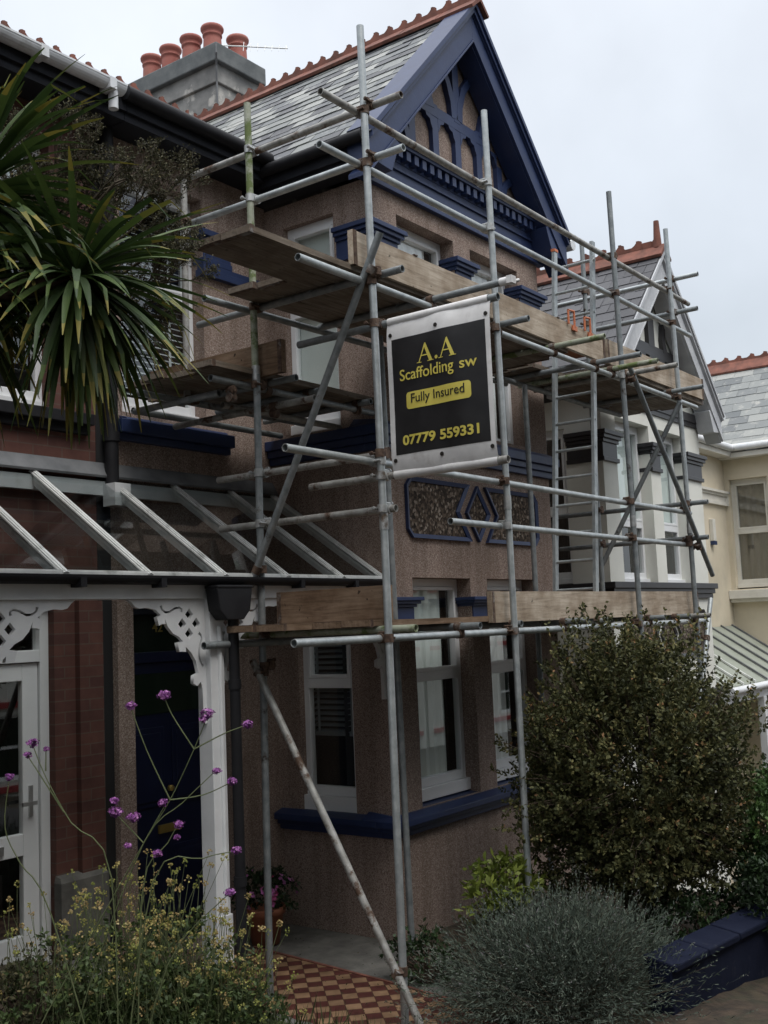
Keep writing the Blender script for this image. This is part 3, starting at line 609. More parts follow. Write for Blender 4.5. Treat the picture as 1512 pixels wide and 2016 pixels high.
# front door
mb = MB(); yd = YM + .2
mb.box(-.155, -.10, yd - .06, yd + .03, .1, 2.62); mb.box(.80, .86, yd - .06, yd + .03, .1, 2.62); mb.box(-.10, .80, yd - .06, yd + .03, 2.52, 2.62); mb.box(-.10, .80, yd - .05, yd + .03, 2.16, 2.24)
door_frame = mb.build('door_frame', 'navy_door', hM, .004)
mb = MB(); mb.quad((-.1, yd, 2.24), (.8, yd, 2.24), (.8, yd, 2.52), (-.1, yd, 2.52)); mb.build('fanlight', 'door_glass', door_frame)
mb = MB(); mb.box(-.10, .80, yd - .03, yd + .02, .1, 2.16)
for (a, b, c, d_) in ((-.02, .31, .25, .8), (.39, .72, .25, .8), (-.02, .31, 1.1, 1.68), (.39, .72, 1.1, 1.68)):
    mb.box(a, b, yd - .042, yd - .03, c, d_); mb.box(a + .04, b - .04, yd - .05, yd - .042, c + .04, d_ - .04)
dr = mb.build('door', 'navy_door', hM, .004)
mb = MB(); mb.box(.0, .70, yd - .037, yd - .031, 1.78, 2.08); mb.build('door_glass', 'door_glass', dr)
mb = MB(); mb.box(.24, .46, yd - .05, yd - .031, .90, .96); mb.lathe((.35, yd - .06, 1.2), [(.02, 0), (.03, .02), (.02, .04)], 10); mb.build('letterplate', 'gold', dr)
def text(s, size, m, parent, mtx, off=0, extrude=.0015, name='lettering', sx=1.0):
    cu = bpy.data.curves.new(name, 'FONT'); cu.body = s; cu.size = size; cu.align_x = 'CENTER'; cu.align_y = 'CENTER'; cu.offset = off; cu.extrude = extrude; cu.resolution_u = 6
    o = bpy.data.objects.new(name, cu); COL.objects.link(o); bpy.context.view_layer.update()
    me = bpy.data.meshes.new_from_object(o); bpy.data.objects.remove(o); bpy.data.curves.remove(cu)
    me.transform(Matrix.Diagonal((sx, 1, 1, 1))); me.transform(mtx); me.transform(Matrix.Translation(-world_base(parent))); me.materials.clear(); me.materials.append(M[m]); me.name = name
    o = bpy.data.objects.new(name, me); COL.objects.link(o); o.parent = parent; return o
def wallmtx(p, u, n):
    u = Vector(u); n = Vector(n); v = n.cross(u); return Matrix(((u.x, v.x, n.x, p[0]), (u.y, v.y, n.y, p[1]), (u.z, v.z, n.z, p[2]), (0, 0, 0, 1)))
text('42', .105, 'gold', door_frame, wallmtx((.30, yd - .006, 2.42), (1, 0, 0), (0, -1, 0)), .001)

# ---------------------------------------------------------------- brick house on the left
hL = thing('brick_house', 'red brick house with white gutter and white glazed door, left of the scaffolded house', 'house', (-2, 2.2, 0))
mb = MB(); FX(YM).wall(mb, -6, -.42, -.2, 6.25, [(-1.6, -.79, 3.92, 5.86), (-2.2, -.79, .25, 2.62)], .14)
mb.quad((-6, 2.2, -1), (-6, 2.2, 6.2), (-6, 6.9, 6.2), (-6, 6.9, -1))
mb.box(-.62, -.42, YM - .05, YM, .78, 2.62)
mb.quad((-2.22, YF, -.3), (-2.22, YM, -.3), (-2.22, YM, 6.2), (-2.22, YF, 6.2)); mb.quad((-5.0, YF, -.3), (-2.22, YF, -.3), (-2.22, YF, 6.2), (-5.0, YF, 6.2)); mb.poly([(-5, YF, 6.2), (-2.22, YF, 6.2), (-3.6, YF, 7.6)])
mb.build('wall', 'brick', hL)
mb = MB(); mb.box(-.42, -.30, YM - .004, YM + .3, -.3, 6.25); mb.build('recess_shade_strip', 'dark', hL)  # near-black strip paints the shade of the recess between the houses
mb = MB(); mb.box(-.30, -.155, YM - .06, YM + .2, -.2, 2.62); mb.build('door_pier', 'pebble', hM)
mb = MB(); mb.box(-.81, -.42, YM - .075, YM - .001, -.2, .78); mb.hexa([(-.81, YM - .075, .78), (-.42, YM - .075, .78), (-.42, YM - .001, .78), (-.81, YM - .001, .78)], [(-.80, YM - .052, .81), (-.43, YM - .052, .81), (-.43, YM - .001, .82), (-.80, YM - .001, .82)]); mb.build('plinth', 'concrete', hL)
window(hL, fm, -1.6, -.79, 3.93, 5.86, .1, transom=5.02, sillh=.06, blind=('roller', 5.0, 5.8, 'blind'))
mb = MB()
for (a, b, o) in ((3.78, 3.84, .05), (3.84, 3.92, .10)): mb.box(-1.72, -.50, YM - o, YM + .05, a, b)
mb.build('sill', 'black', hL, .005)
mb = MB()
F = FX(YM); k = -.08
for (a, b, c, d_) in ((-.86, -.79, .25, 2.62), (-2.2, -2.13, .25, 2.62), (-2.13, -.86, 2.55, 2.62), (-2.13, -.86, 2.22, 2.30)): F.box(mb, a, b, c, d_, k - .06, k + .02)
fr = mb.build('door_frame', 'upvc', hL, .004)
mb = MB()
for (a, b, c, d_) in ((-.985, -.865, .28, 2.215), (-2.12, -2.0, .28, 2.215), (-2.0, -.985, 2.10, 2.215), (-2.0, -.985, .98, 1.12), (-2.0, -.985, .28, .48)): F.box(mb, a, b, c, d_, k - .05, k)
dr = mb.build('door', 'upvc', hL, .005)
mb = MB(); F.box(mb, -1.30, -1.14, 1.01, 1.065, k, k + .015); mb.build('letterplate', 'silver', dr)
mb = MB(); F.box(mb, -.945, -.915, 1.22, 1.42, k, k + .01); F.box(mb, -.94, -.92, 1.3, 1.32, k + .01, k + .06); F.box(mb, -1.03, -.92, 1.3, 1.325, k + .05, k + .065); mb.build('door_handle', 'silver', dr)
for nm, (c, d_) in (('pane', (1.12, 2.10)), ('pane', (.48, .98))):
    mb = MB(); mb.quad(F.p(-2.0, c, k - .025), F.p(-.985, c, k - .025), F.p(-.985, d_, k - .025), F.p(-2.0, d_, k - .025)); mb.build(nm, 'glass', dr)
mb = MB(); mb.quad(F.p(-2.13, 2.30, k - .025), F.p(-.86, 2.30, k - .025), F.p(-.86, 2.55, k - .025), F.p(-2.13, 2.55, k - .025)); mb.build('fanlight', 'glass', fr)
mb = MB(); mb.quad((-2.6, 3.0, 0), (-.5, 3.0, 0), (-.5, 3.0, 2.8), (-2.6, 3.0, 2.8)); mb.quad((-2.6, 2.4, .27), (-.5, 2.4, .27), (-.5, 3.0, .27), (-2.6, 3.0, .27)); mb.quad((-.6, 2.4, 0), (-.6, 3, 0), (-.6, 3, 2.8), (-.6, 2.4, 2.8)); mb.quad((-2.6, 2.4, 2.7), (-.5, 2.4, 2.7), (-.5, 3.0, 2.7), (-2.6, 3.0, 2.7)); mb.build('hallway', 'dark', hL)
rf = MB(); rf.quad((-6, 1.9, 6.285), (-.36, 1.9, 6.285), (-.36, 4.45, 8.0), (-6, 4.45, 8.0)); rf.quad((-6, 7.0, 6.285), (-6, 4.45, 8.0), (-.36, 4.45, 8.0), (-.36, 7.0, 6.285))
slates(rf, (-3.48, 1.86, 6.27), (1, 0, 0), (0, .83, .558), 12, 20, .26, .15, (0, -.558, .83)); rf.build('roof', 'slate', hL)
main_ridge(hL, -3.4, -.37)
mb = MB(); mb.box(-6, -.335, 1.93, 2.19, 6.08, 6.14); mb.box(-6, -.335, 1.90, 1.93, 6.14, 6.27); mb.build('fascia', 'fascia', hL)
mb = MB()
for i in range(10):     # half round gutter
    a0 = math.pi + math.pi * i / 10; a1 = math.pi + math.pi * (i + 1) / 10; c = (1.85, 6.265)
    mb.quad((-6, c[0] + .062 * math.cos(a0), c[1] + .062 * math.sin(a0)), (-6, c[0] + .062 * math.cos(a1), c[1] + .062 * math.sin(a1)), (-.42, c[0] + .062 * math.cos(a1), c[1] + .062 * math.sin(a1)), (-.42, c[0] + .062 * math.cos(a0), c[1] + .062 * math.sin(a0)))
mb.poly([(-.42, 1.85 + .062 * math.cos(math.pi + math.pi * i / 10), 6.265 + .062 * math.sin(math.pi + math.pi * i / 10)) for i in range(11)])
mb.box(-6, -.42, 1.785, 1.795, 6.258, 6.272)
for x in (-1.12, -.55): mb.box(x - .03, x + .03, 1.782, 1.92, 6.195, 6.275)
mb.tube((-.50, 1.85, 6.22), (-.50, 1.85, 6.08), .035, None, 12)
mb.build('gutter', 'gutter_white', hL)

# ---------------------------------------------------------------- glazed porch canopy shared by the two front doors
pc = thing('porch_canopy', 'glazed lean-to porch with white fretwork brackets and sloping aluminium bars over two front doors', 'porch', (-.42, 1.1, .3))
YP = 1.1; XR = 1.425
sl_d = Vector((0, YP - YM, 2.74 - 3.47)); sl_n = Vector((0, -.55, .83)).normalized(); sl_n = Vector((0, sl_d.z, -sl_d.y)).normalized(); sl_n = -sl_n if sl_n.z < 0 else sl_n
bars = [-2.2, -1.58, -.97, -.33, .28, .89, 1.40]
for x in bars:
    mb = MB(); w = .026
    def P(xx, t_, h): return Vector((xx, YM - .02, 3.47)) + (sl_d + Vector((0, .02, 0))) * t_ + sl_n * h
    for (ww, h0, h1, e1) in ((.027, .012, .022, 1.05), (.020, .022, .032, 1.05), (.008, .032, .037, 1.05), (.012, -.05, .004, .985)):
        a = [P(x - ww, e1, h0), P(x + ww, e1, h0), P(x + ww, 0, h0), P(x - ww, 0, h0)]; b = [P(x - ww, e1, h1), P(x + ww, e1, h1), P(x + ww, 0, h1), P(x - ww, 0, h1)]
        mb.hexa(a, b)
    mb.build('glazing_bar', 'alu', pc)
for a, b in zip(bars, bars[1:]):
    mb = MB(); mb.quad(P(a + .005, 1.03, .008), P(b - .005, 1.03, .008), P(b - .005, 0, .008), P(a + .005, 0, .008)); mb.build('glass_pane', 'roof_glass', pc)
mb = MB(); mb.box(-2.3, XR, YM - .05, YM - .003, 3.36, 3.46); mb.build('wall_plate', 'white', pc)
mb = MB(); mb.prism([(-2.4, YM - .002, 3.50), (-2.4, YM - .07, 3.485), (-2.4, YM - .075, 3.50), (-2.4, YM - .012, 3.60), (-2.4, YM - .002, 3.60)], (XR + 2.4, 0, 0)); mb.build('flashing', 'lead', pc)
mb = MB(); mb.box(-2.4, XR, YP - .06, YP + .01, 2.715, 2.745); mb.box(-2.4, XR, YP - .066, YP - .06, 2.70, 2.735); mb.build('eaves_rail', 'alu', pc)
mb = MB()
for i in range(10):
    a0 = math.pi + math.pi * i / 10; a1 = math.pi + math.pi * (i + 1) / 10; c = (YP - .09, 2.715)
    mb.quad(*[(x, c[0] + .05 * math.cos(a), c[1] + .05 * math.sin(a)) for x, a in ((-2.4, a0), (-2.4, a1), (XR, a1), (XR, a0))])
mb.quad((-2.4, YP - .04, 2.71), (XR, YP - .04, 2.71), (XR, YP - .041, 2.665), (-2.4, YP - .041, 2.665))
for x in (-1.52, -.93, .34, .95): mb.box(x - .02, x + .02, YP - .143, YP - .05, 2.645, 2.70)
mb.build('gutter', 'black', pc)
mb = MB(); mb.box(-2.4, XR, YP - .035, YP + .045, 2.58, 2.69); mb.box(-2.4, XR, YP - .05, YP - .035, 2.675, 2.69); mb.build('beam', 'white', pc, .004)
def post(x):
    mb = MB(); mb.box(x - .06, x + .06, YP - .055, YP + .065, .30, 2.58); mb.box(x - .07, x + .07, YP - .065, YP + .075, .30, .62)
    mb.tube((x + .018, YP - .058, .65), (x + .018, YP - .058, 2.4), .017, None, 10); return mb.build('post', 'white', pc, .005)
post(-.42); post(-2.16)
BR = [(-1.098, 2.577), (-1.072, 2.559), (-1.046, 2.532), (-1.013, 2.524), (-.958, 2.529), (-.89, 2.515), (-.849, 2.485), (-.863, 2.475), (-.881, 2.47), (-.865, 2.419), (-.844, 2.427), (-.812, 2.429), (-.818, 2.463), (-.795, 2.412), (-.753, 2.369), (-.703, 2.346), (-.671, 2.318), (-.719, 2.311), (-.702, 2.254), (-.677, 2.256), (-.648, 2.252), (-.651, 2.285), (-.604, 2.245), (-.568, 2.194), (-.545, 2.117), (-.586, 2.103), (-.592, 2.055), (-.559, 2.037), (-.528, 2.062), (-.515, 2.006), (-.511, 1.80), (-.481, 1.80), (-.481, 2.577)]
DI = [(-.615, 2.484), (-.675, 2.425), (-.557, 2.425), (-.619, 2.364)]
SC = [[(-.847, 2.541), (-.841, 2.519), (-.813, 2.5), (-.778, 2.5), (-.734, 2.521), (-.698, 2.528), (-.676, 2.517), (-.68, 2.498)], [(-.536, 2.367), (-.518, 2.35), (-.513, 2.328), (-.528, 2.291), (-.54, 2.247), (-.534, 2.203), (-.517, 2.17), (-.502, 2.155)]]
def bracket(x_at, mirror):
    cu = bpy.data.curves.new('bracket', 'CURVE'); cu.dimensions = '2D'; cu.fill_mode = 'BOTH'; cu.extrude = .014
    def spl(pts):
        s = cu.splines.new('POLY'); s.points.add(len(pts) - 1); s.use_cyclic_u = True
        for i, (a, b) in enumerate(pts): s.points[i].co = (a, b, 0, 1)
    fx = (lambda a: x_at - (a + .481)) if mirror else (lambda a: x_at + (a + .481))
    spl([(fx(a), b) for a, b in BR])
    for a, b in DI: spl([(fx(a - .034), b), (fx(a), b + .037), (fx(a + .034), b), (fx(a), b - .037)])
    for s in SC:
        P_ = [Vector(p) for p in s]; A = []; B = []
        for i in range(len(P_)):
            t_ = (P_[min(i + 1, len(P_) - 1)] - P_[max(i - 1, 0)]).normalized(); k = Vector((-t_.y, t_.x)) * (.010 if i in (0, len(P_) - 1) else .007); A.append(P_[i] + k); B.append(P_[i] - k)
        spl([(fx(p.x), p.y) for p in A + B[::-1]])
    o = bpy.data.objects.new('bracket', cu); COL.objects.link(o); bpy.context.view_layer.update()
    me = bpy.data.meshes.new_from_object(o); bpy.data.objects.remove(o)
    me.transform(Matrix.Translation((0, YP - .0, 0)) @ Matrix.Rotation(R(90), 4, 'X')); me.transform(Matrix.Translation(-world_base(pc))); me.materials.clear(); me.materials.append(M['white']); me.name = 'bracket'
    o = bpy.data.objects.new('bracket', me); COL.objects.link(o); o.parent = pc
bracket(-.481, False); bracket(-.359, True); bracket(1.43, False); bracket(-2.10, True)
mb = MB(); mb.prism([(-.52, YP - .17, 2.64), (-.20, YP - .17, 2.64), (-.225, YP - .17, 2.50), (-.285, YP - .17, 2.44), (-.435, YP - .17, 2.44), (-.495, YP - .17, 2.50)], (0, .11, 0)); mb.box(-.52, -.20, YP - .175, YP - .055, 2.64, 2.66); mb.build('hopper', 'black', pc, .006)
mb = MB(); mb.tube((-.315, YP - .1, 2.46), (-.315, YP - .1, .3), .034, None, 12)
for z in (.78, 2.0): mb.tube((-.315, YP - .1, z), (-.315, YP - .1, z + .06), .041, None, 12)
mb.build('downpipe', 'black', pc)
mb = MB(); mb.box(-.40, -.26, YM - .18, YM - .05, 3.28, 3.44); mb.build('hopper_box', 'white', pc)

# ---------------------------------------------------------------- scaffold
sc = thing('scaffold', 'galvanised tube scaffold with three board lifts wrapped round the house bay', 'scaffold', (0, 0, 0))
def st(name, p0, p1, m='tube', r=.0242): mb = MB(); mb.tube(p0, p1, r, None, 16, .0042); return mb.build(name, m, sc)
def coupler(p, a1, a2, m='rust', off=(0, 0, 0)):
    """double coupler gripping two crossing tubes"""
    p = Vector(p); a1 = Vector(a1).normalized(); a2 = Vector(a2).normalized(); q = p + Vector(off); mb = MB()
    mb.tube(p - a1 * .026, p + a1 * .026, .0315, None, 12); mb.tube(q - a2 * .026, q + a2 * .026, .0315, None, 12)
    b = (p + q) / 2; n_ = a1.cross(a2)
    if (q - p).length > .01: mb.tube(p, q, .022, None, 8)
    s_ = random.choice((-1, 1))
    mb.tube(p + a2 * .036 * s_ - n_ * .02, p + a2 * .036 * s_ + n_ * .055, .008, None, 6); mb.tube(p + a2 * .036 * s_ + n_ * .035, p + a2 * .036 * s_ + n_ * .05, .014, None, 6)
    mb.tube(q + a1 * .036 - n_ * .055, q + a1 * .036 + n_ * .02, .008, None, 6); mb.tube(q + a1 * .036 - n_ * .05, q + a1 * .036 - n_ * .035, .014, None, 6)
    return mb.build('coupler', m, sc)
XX, YY, ZZ = (1, 0, 0), (0, 1, 0), (0, 0, 1)
o = .052
# standards
st('standard', (.0, 1.07, 0), (.0, 1.02, 4.1), 'tube_dull'); st('standard', (.0, 1.03, 4.1), (0, 1.03, 6.04), 'tube_green')
st('standard', (0, 0, 0), (0, .0, 3.0), 'tube'); st('standard', (0, 0, 3.0), (-.03, 0, 6.21), 'tube')
st('standard', (1.55, 0, -.03), (1.545, 0, 3.2), 'tube'); st('standard', (1.545, 0, 3.2), (1.51, 0, 6.21), 'tube')
st('standard', (3.84, 0, -.1), (3.79, 0, 3.2), 'tube_dull'); st('standard', (3.79, 0, 3.2), (3.73, 0, 6.25), 'tube_dull')
st('standard', (5.21, 0, -1.1), (5.17, 0, 3.2), 'tube_dull'); st('standard', (5.17, 0, 3.2), (5.09, 0, 6.27), 'tube')
st('standard', (1.08, .70, 0), (1.01, .70, 4.5), 'tube_dull'); st('standard', (3.25, .74, 0), (3.24, .72, 4.48), 'tube_dull')
st('standard', (0, 1.70, 4.0), (0, 1.68, 5.75), 'tube_rusty'); st('standard', (4.87, .85, -.9), (4.91, .85, 6.31), 'tube_dull')
for (x, z) in ((0, 3.0), (1.545, 3.22), (3.79, 3.2), (5.17, 3.2)):
    mb = MB(); mb.tube((x, 0, z - .05), (x, 0, z + .05), .0285, None, 12); mb.build('sleeve', 'zinc', sc)
mb = MB(); mb.tube((0, 1.025, 4.06), (0, 1.025, 4.16), .0285, None, 12); mb.build('sleeve', 'zinc', sc)
for (x, y, z) in ((0, 1.07, 0), (0, 0, 0), (1.08, .7, 0)):
    mb = MB(); mb.box(x - .075, x + .075, y - .075, y + .075, z + .004, z + .012); mb.build('base_plate', 'rust', sc)
# front ledgers and guard rails
for (nm, x0, x1, z, m) in (('guard_rail', -.40, 5.74, 5.645, 'tube_rusty'), ('guard_rail', -.43, 5.71, 5.295, 'tube'), ('ledger', -.67, 5.75, 4.525, 'tube'), ('guard_rail', -.84, 5.35, 3.378, 'tube'), ('guard_rail', .84, 5.58, 3.05, 'tube'), ('ledger', -.82, 5.56, 2.285, 'tube')):
    st(nm, (x0, o, z), (x1, o, z - .01), m)
    for x in (0, 1.53, 3.77, 5.14):
        if x0 < x < x1: coupler((x - (.02 if z > 4 else 0), 0, z - .0), ZZ, XX, random.choice(('rust', 'rust', 'zinc')), (0, o, -.0))
# inner ledgers
st('ledger', (-.42, 1.08, 4.555), (3.4, 1.0, 4.56), 'tube_dull'); st('ledger', (2.9, .78, 4.50), (5.45, .78, 4.50), 'tube_dull')
st('ledger', (-.56, 1.02, 2.285), (1.42, 1.0, 2.285), 'tube_dull'); st('ledger', (1.0, .76, 2.28), (5.4, .76, 2.27), 'tube_dull')
st('ledger', (-.37, 1.09, 4.03), (1.40, 1.09, 4.03), 'tube_dull'); st('ledger', (-.45, 1.74, 4.03), (1.40, 1.74, 4.03), 'tube_dull'); st('ledger', (-.2, 2.05, 3.98), (1.40, 2.05, 3.98), 'tube_dull')
st('ledger', (.1, 1.45, 3.97), (1.40, 1.42, 3.96), 'tube_rusty')
# tubes running back to the house
for (nm, x, y0, y1, z, m) in (('guard_rail', o, -.24, 1.80, 5.70, 'tube_rusty'), ('guard_rail', o, -.24, 1.72, 5.35, 'tube'), ('ledger', o, -.19, 1.62, 4.575, 'tube_dull'), ('transom', o, -.86, .68, 4.25, 'tube_dull'), ('transom', o, -.87, .62, 3.285, 'tube_rusty'),
        ('guard_rail', o, .03, 1.46, 3.425, 'tube_rusty'), ('guard_rail', o, -.06, 1.45, 3.08, 'tube_rusty'), ('transom', o, -.17, 1.39, 2.338, 'tube_green')):
    st(nm, (x, y0, z), (x, y1, z), m)
for (z, m) in ((5.70, 'rust'), (5.35, 'rust'), (4.575, 'rust'), (4.25, 'rust'), (3.285, 'zinc'), (3.425, 'rust'), (3.08, 'zinc')): coupler((-.01, 0, z), ZZ, YY, m, (o, 0, 0))
for (z, m) in ((5.70, 'zinc'), (5.35, 'zinc'), (4.575, 'rust'), (3.425, 'zinc'), (3.08, 'zinc'), (4.03, 'rust'), (2.338, 'rust'), (2.13, 'rust')): coupler((0, 1.03, z), ZZ, YY, m, (o, 0, 0))
for z in (5.70, 5.35, 4.03): coupler((0, 1.68, z), ZZ, YY, 'rust', (o, 0, 0))
# transoms under the boards, ends poking out towards the street
for (x, y0, y1, z, m) in ((.73, -.57, 1.05, 4.575, 'tube_dull'), (1.62, -.22, 1.05, 4.575, 'tube_dull'), (2.52, -.41, 1.0, 4.575, 'tube_green'), (3.30, -.38, 1.0, 4.575, 'tube_dull'), (3.64, -.39, 1.0, 4.575, 'tube_green'), (3.95, -.45, 1.0, 4.58, 'tube_rusty'), (5.03, -.29, 1.0, 4.575, 'tube_dull'),
        (.88, -.12, 1.05, 2.335, 'tube_dull'), (1.62, -.02, 1.0, 2.335, 'tube_dull'), (2.42, -.16, 1.0, 2.335, 'tube_dull'), (3.05, -.05, 1.0, 2.33, 'tube'), (4.1, -.12, 1.0, 2.33, 'tube_dull'), (5.08, -.18, 1.0, 2.33, 'tube_rusty'), (4.75, -.1, 1.0, 2.33, 'tube_dull')):
    st('transom', (x, y0, z), (x, y1, z), m); coupler((x, o, z - .05), XX, YY, 'rust', (0, 0, .05))
for (x, y0, y1, z, m) in ((.18, .82, 1.95, 4.075, 'tube_dull'), (.62, .98, 2.02, 4.075, 'tube_dull'), (1.2, .95, 2.05, 4.075, 'tube_dull'), (.25, .72, 2.1, 3.925, 'tube_rusty'), (-.18, 1.2, 2.05, 3.975, 'tube_dull')):
    st('transom', (x, y0, z), (x, y1, z), m); coupler((x, 1.09, z - .05), XX, YY, 'rust', (0, 0, .05))
# right-hand return
for (y0, y1, z, m, nm) in ((-.27, 1.3, 5.76, 'tube', 'guard_rail'), (-.24, .95, 5.41, 'tube_dull', 'guard_rail'), (-.2, 1.5, 3.45, 'tube_dull', 'guard_rail'), (-.18, 1.45, 3.10, 'tube_dull', 'guard_rail')):
    st(nm, (5.13 + o, y0, z), (5.13 + o, y1, z), m); coupler((5.13, 0, z), ZZ, YY, 'rust', (o, 0, 0))
    coupler((4.9, .85, z), ZZ, YY, 'rust', (o, 0, 0))
# braces
st('brace', (-.06, -.11, 4.80), (-.06, 1.08, 2.66), 'tube_dull'); st('brace', (-.06, 1.08, 2.17), (-.06, -.18, .02), 'tube_rusty')
for p in ((-.055, -.03, 4.58), (-.055, 1.02, 2.77), (-.055, 1.03, 2.09), (-.055, -.0, .33)): coupler(p, (0, .55, -.83), ZZ, 'rust', (.05, 0, 0))
st('brace', (3.78, -.07, 4.60), (5.53, -.07, 2.73), 'tube_dull'); st('brace', (5.10, -.02, 4.47), (4.93, .86, 2.88), 'tube_dull'); st('brace', (5.62, .0, 2.50), (4.75, .0, .75), 'tube')
for p in ((3.83, -.06, 4.5), (5.2, -.06, 3.02)): coupler(p, (.68, 0, -.73), ZZ, 'rust', (0, .06, 0))
coupler((5.42, .0, 2.1), (.45, 0, .9), YY, 'rust')
# toe boards
def plank(name, c, ln, w, th, m, along, parent=None, tilt=0):
    """board of real thickness in its own coordinates: length along X, width along Y"""
    mb = MB(); n = max(2, int(ln / .5)); xs = [-ln / 2 + ln * i / n for i in range(n + 1)]; wob = [random.uniform(-.003, .003) for _ in xs]
    for i in range(n):
        b = [(xs[i], -w / 2, -th / 2 + wob[i]), (xs[i + 1], -w / 2, -th / 2 + wob[i + 1]), (xs[i + 1], w / 2, -th / 2 + wob[i + 1]), (xs[i], w / 2, -th / 2 + wob[i])]
        t_ = [(x, y, z + th) for x, y, z in b]; o_ = len(mb.v); mb.v += b + t_
        mb.f += [tuple(o_ + k for k in q) for q in ((3, 2, 1, 0), (4, 5, 6, 7), (0, 1, 5, 4), (2, 3, 7, 6))] + ([tuple(o_ + k for k in (3, 0, 4, 7))] if i == 0 else []) + ([tuple(o_ + k for k in (1, 2, 6, 5))] if i == n - 1 else [])
        k = 4 + (i == 0) + (i == n - 1); mb.r += [0] * k; mb.sm += [False] * k
    ob = mb.build(name, m, None); ob.location = Vector(c) - (world_base(parent) if parent else Vector()); ob.rotation_mode = 'XYZ'; ob.rotation_euler = along
    if parent: ob.parent = parent
    if ln > .8:
        for e_ in (-1, 1):     # hoop iron round each end
            q = MB(); x0 = e_ * (ln / 2 - .022); q.box(x0 - .016, x0 + .016, -w / 2 - .0015, w / 2 + .0015, -th / 2 - .0045, th / 2 + .0045); b = q.build('end_band', 'rust', None); b.parent = ob
    return ob
EDGE_X = (R(90), 0, 0); EDGE_Y = (R(90), 0, R(90)); FLAT_X = (0, 0, 0); FLAT_Y = (0, 0, R(90))
plank('toe_board', (1.75, .095, 4.745), 3.7, .225, .038, 'board', EDGE_X, sc); plank('toe_board', (4.87, .097, 4.755), 2.44, .225, .038, 'board', (R(90), R(-.3), 0), sc)
plank('toe_board', (3.42, .095, 2.462), 4.1, .225, .038, 'board', EDGE_X, sc); plank('toe_board', (.10, .51, 2.50), .93, .225, .038, 'board_brown', EDGE_Y, sc)
plank('toe_board', (5.50, .45, 2.47), .62, .225, .038, 'board_brown', EDGE_Y, sc); plank('toe_board', (.07, 1.50, 4.21), 1.34, .225, .038, 'board_brown', EDGE_Y, sc)
plank('toe_board', (4.58, 1.0, 2.44), 1.8, .225, .038, 'board_brown', EDGE_X, sc)
for x in (.6, 2.7, 4.4):   # board clips
    mb = MB(); mb.box(x - .02, x + .02, .07, .125, 4.86, 4.868); mb.build('board_clip', 'rust', sc)
# deck boards: each rests loose on the transoms
nb = 0
def deck(x0, x1, y, z, m, lab, grp, along=FLAT_X):
    ob = plank('scaffold_board', ((x0 + x1) / 2, y, z) if along == FLAT_X else (y, (x0 + x1) / 2, z), x1 - x0, .222, .038, m, along)
    return tag(ob, lab, 'plank', grp)
G3, G1, G2 = 'boards of the top lift', 'boards of the bottom lift', 'boards of the small lift above the porch'
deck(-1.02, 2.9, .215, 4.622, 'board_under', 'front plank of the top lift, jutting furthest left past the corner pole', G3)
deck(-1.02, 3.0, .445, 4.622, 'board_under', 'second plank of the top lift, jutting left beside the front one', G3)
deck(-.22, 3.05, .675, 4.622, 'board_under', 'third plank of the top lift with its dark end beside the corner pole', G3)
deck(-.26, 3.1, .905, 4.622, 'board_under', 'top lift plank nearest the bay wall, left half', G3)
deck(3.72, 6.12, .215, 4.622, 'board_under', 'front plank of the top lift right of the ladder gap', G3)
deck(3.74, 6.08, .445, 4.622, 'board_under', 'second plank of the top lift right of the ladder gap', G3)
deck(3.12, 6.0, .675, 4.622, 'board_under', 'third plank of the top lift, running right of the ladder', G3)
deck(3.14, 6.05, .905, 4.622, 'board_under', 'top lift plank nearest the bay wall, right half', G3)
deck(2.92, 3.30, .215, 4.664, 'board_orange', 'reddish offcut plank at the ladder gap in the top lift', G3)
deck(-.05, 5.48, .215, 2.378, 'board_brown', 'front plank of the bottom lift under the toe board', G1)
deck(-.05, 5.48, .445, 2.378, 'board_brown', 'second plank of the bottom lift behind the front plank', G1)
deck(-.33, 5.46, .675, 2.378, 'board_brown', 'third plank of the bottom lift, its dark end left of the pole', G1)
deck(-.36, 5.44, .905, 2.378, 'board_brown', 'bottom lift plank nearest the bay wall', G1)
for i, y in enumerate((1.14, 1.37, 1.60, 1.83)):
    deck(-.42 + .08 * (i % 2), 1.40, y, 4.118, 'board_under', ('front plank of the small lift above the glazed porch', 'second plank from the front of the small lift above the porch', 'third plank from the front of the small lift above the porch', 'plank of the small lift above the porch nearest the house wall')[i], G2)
# white tape round the end of one transom, orange hatch brackets
mb = MB(); mb.tube((.73, -.50, 4.575), (.73, -.575, 4.575), .028, None, 10); mb.box(.70, .76, -.60, -.56, 4.55, 4.60); mb.tube((.76, -.58, 4.57), (.80, -.60, 4.585), .012, None, 6); mb.build('tape_wrap', 'banner_white', sc)
for x, lab in ((2.91, 'orange metal bracket clipped on the top toe board, nearer the sign'), (3.22, 'orange metal bracket clipped on the top toe board, nearer the ladder')):
    b = thing('bracket', lab, 'bracket', (x, .08, 4.86), 'orange brackets on the toe board'); mb = MB()
    mb.chain([(x - .05, .06, 4.84), (x - .05, .06, 4.96), (x + .06, .06, 4.97), (x + .06, .06, 4.83)], .010, .010, 8); mb.build('loop', 'orange', b)
    mb = MB(); mb.box(x + .02, x + .10, .055, .07, 4.80, 4.84); mb.build('foot', 'orange', b)
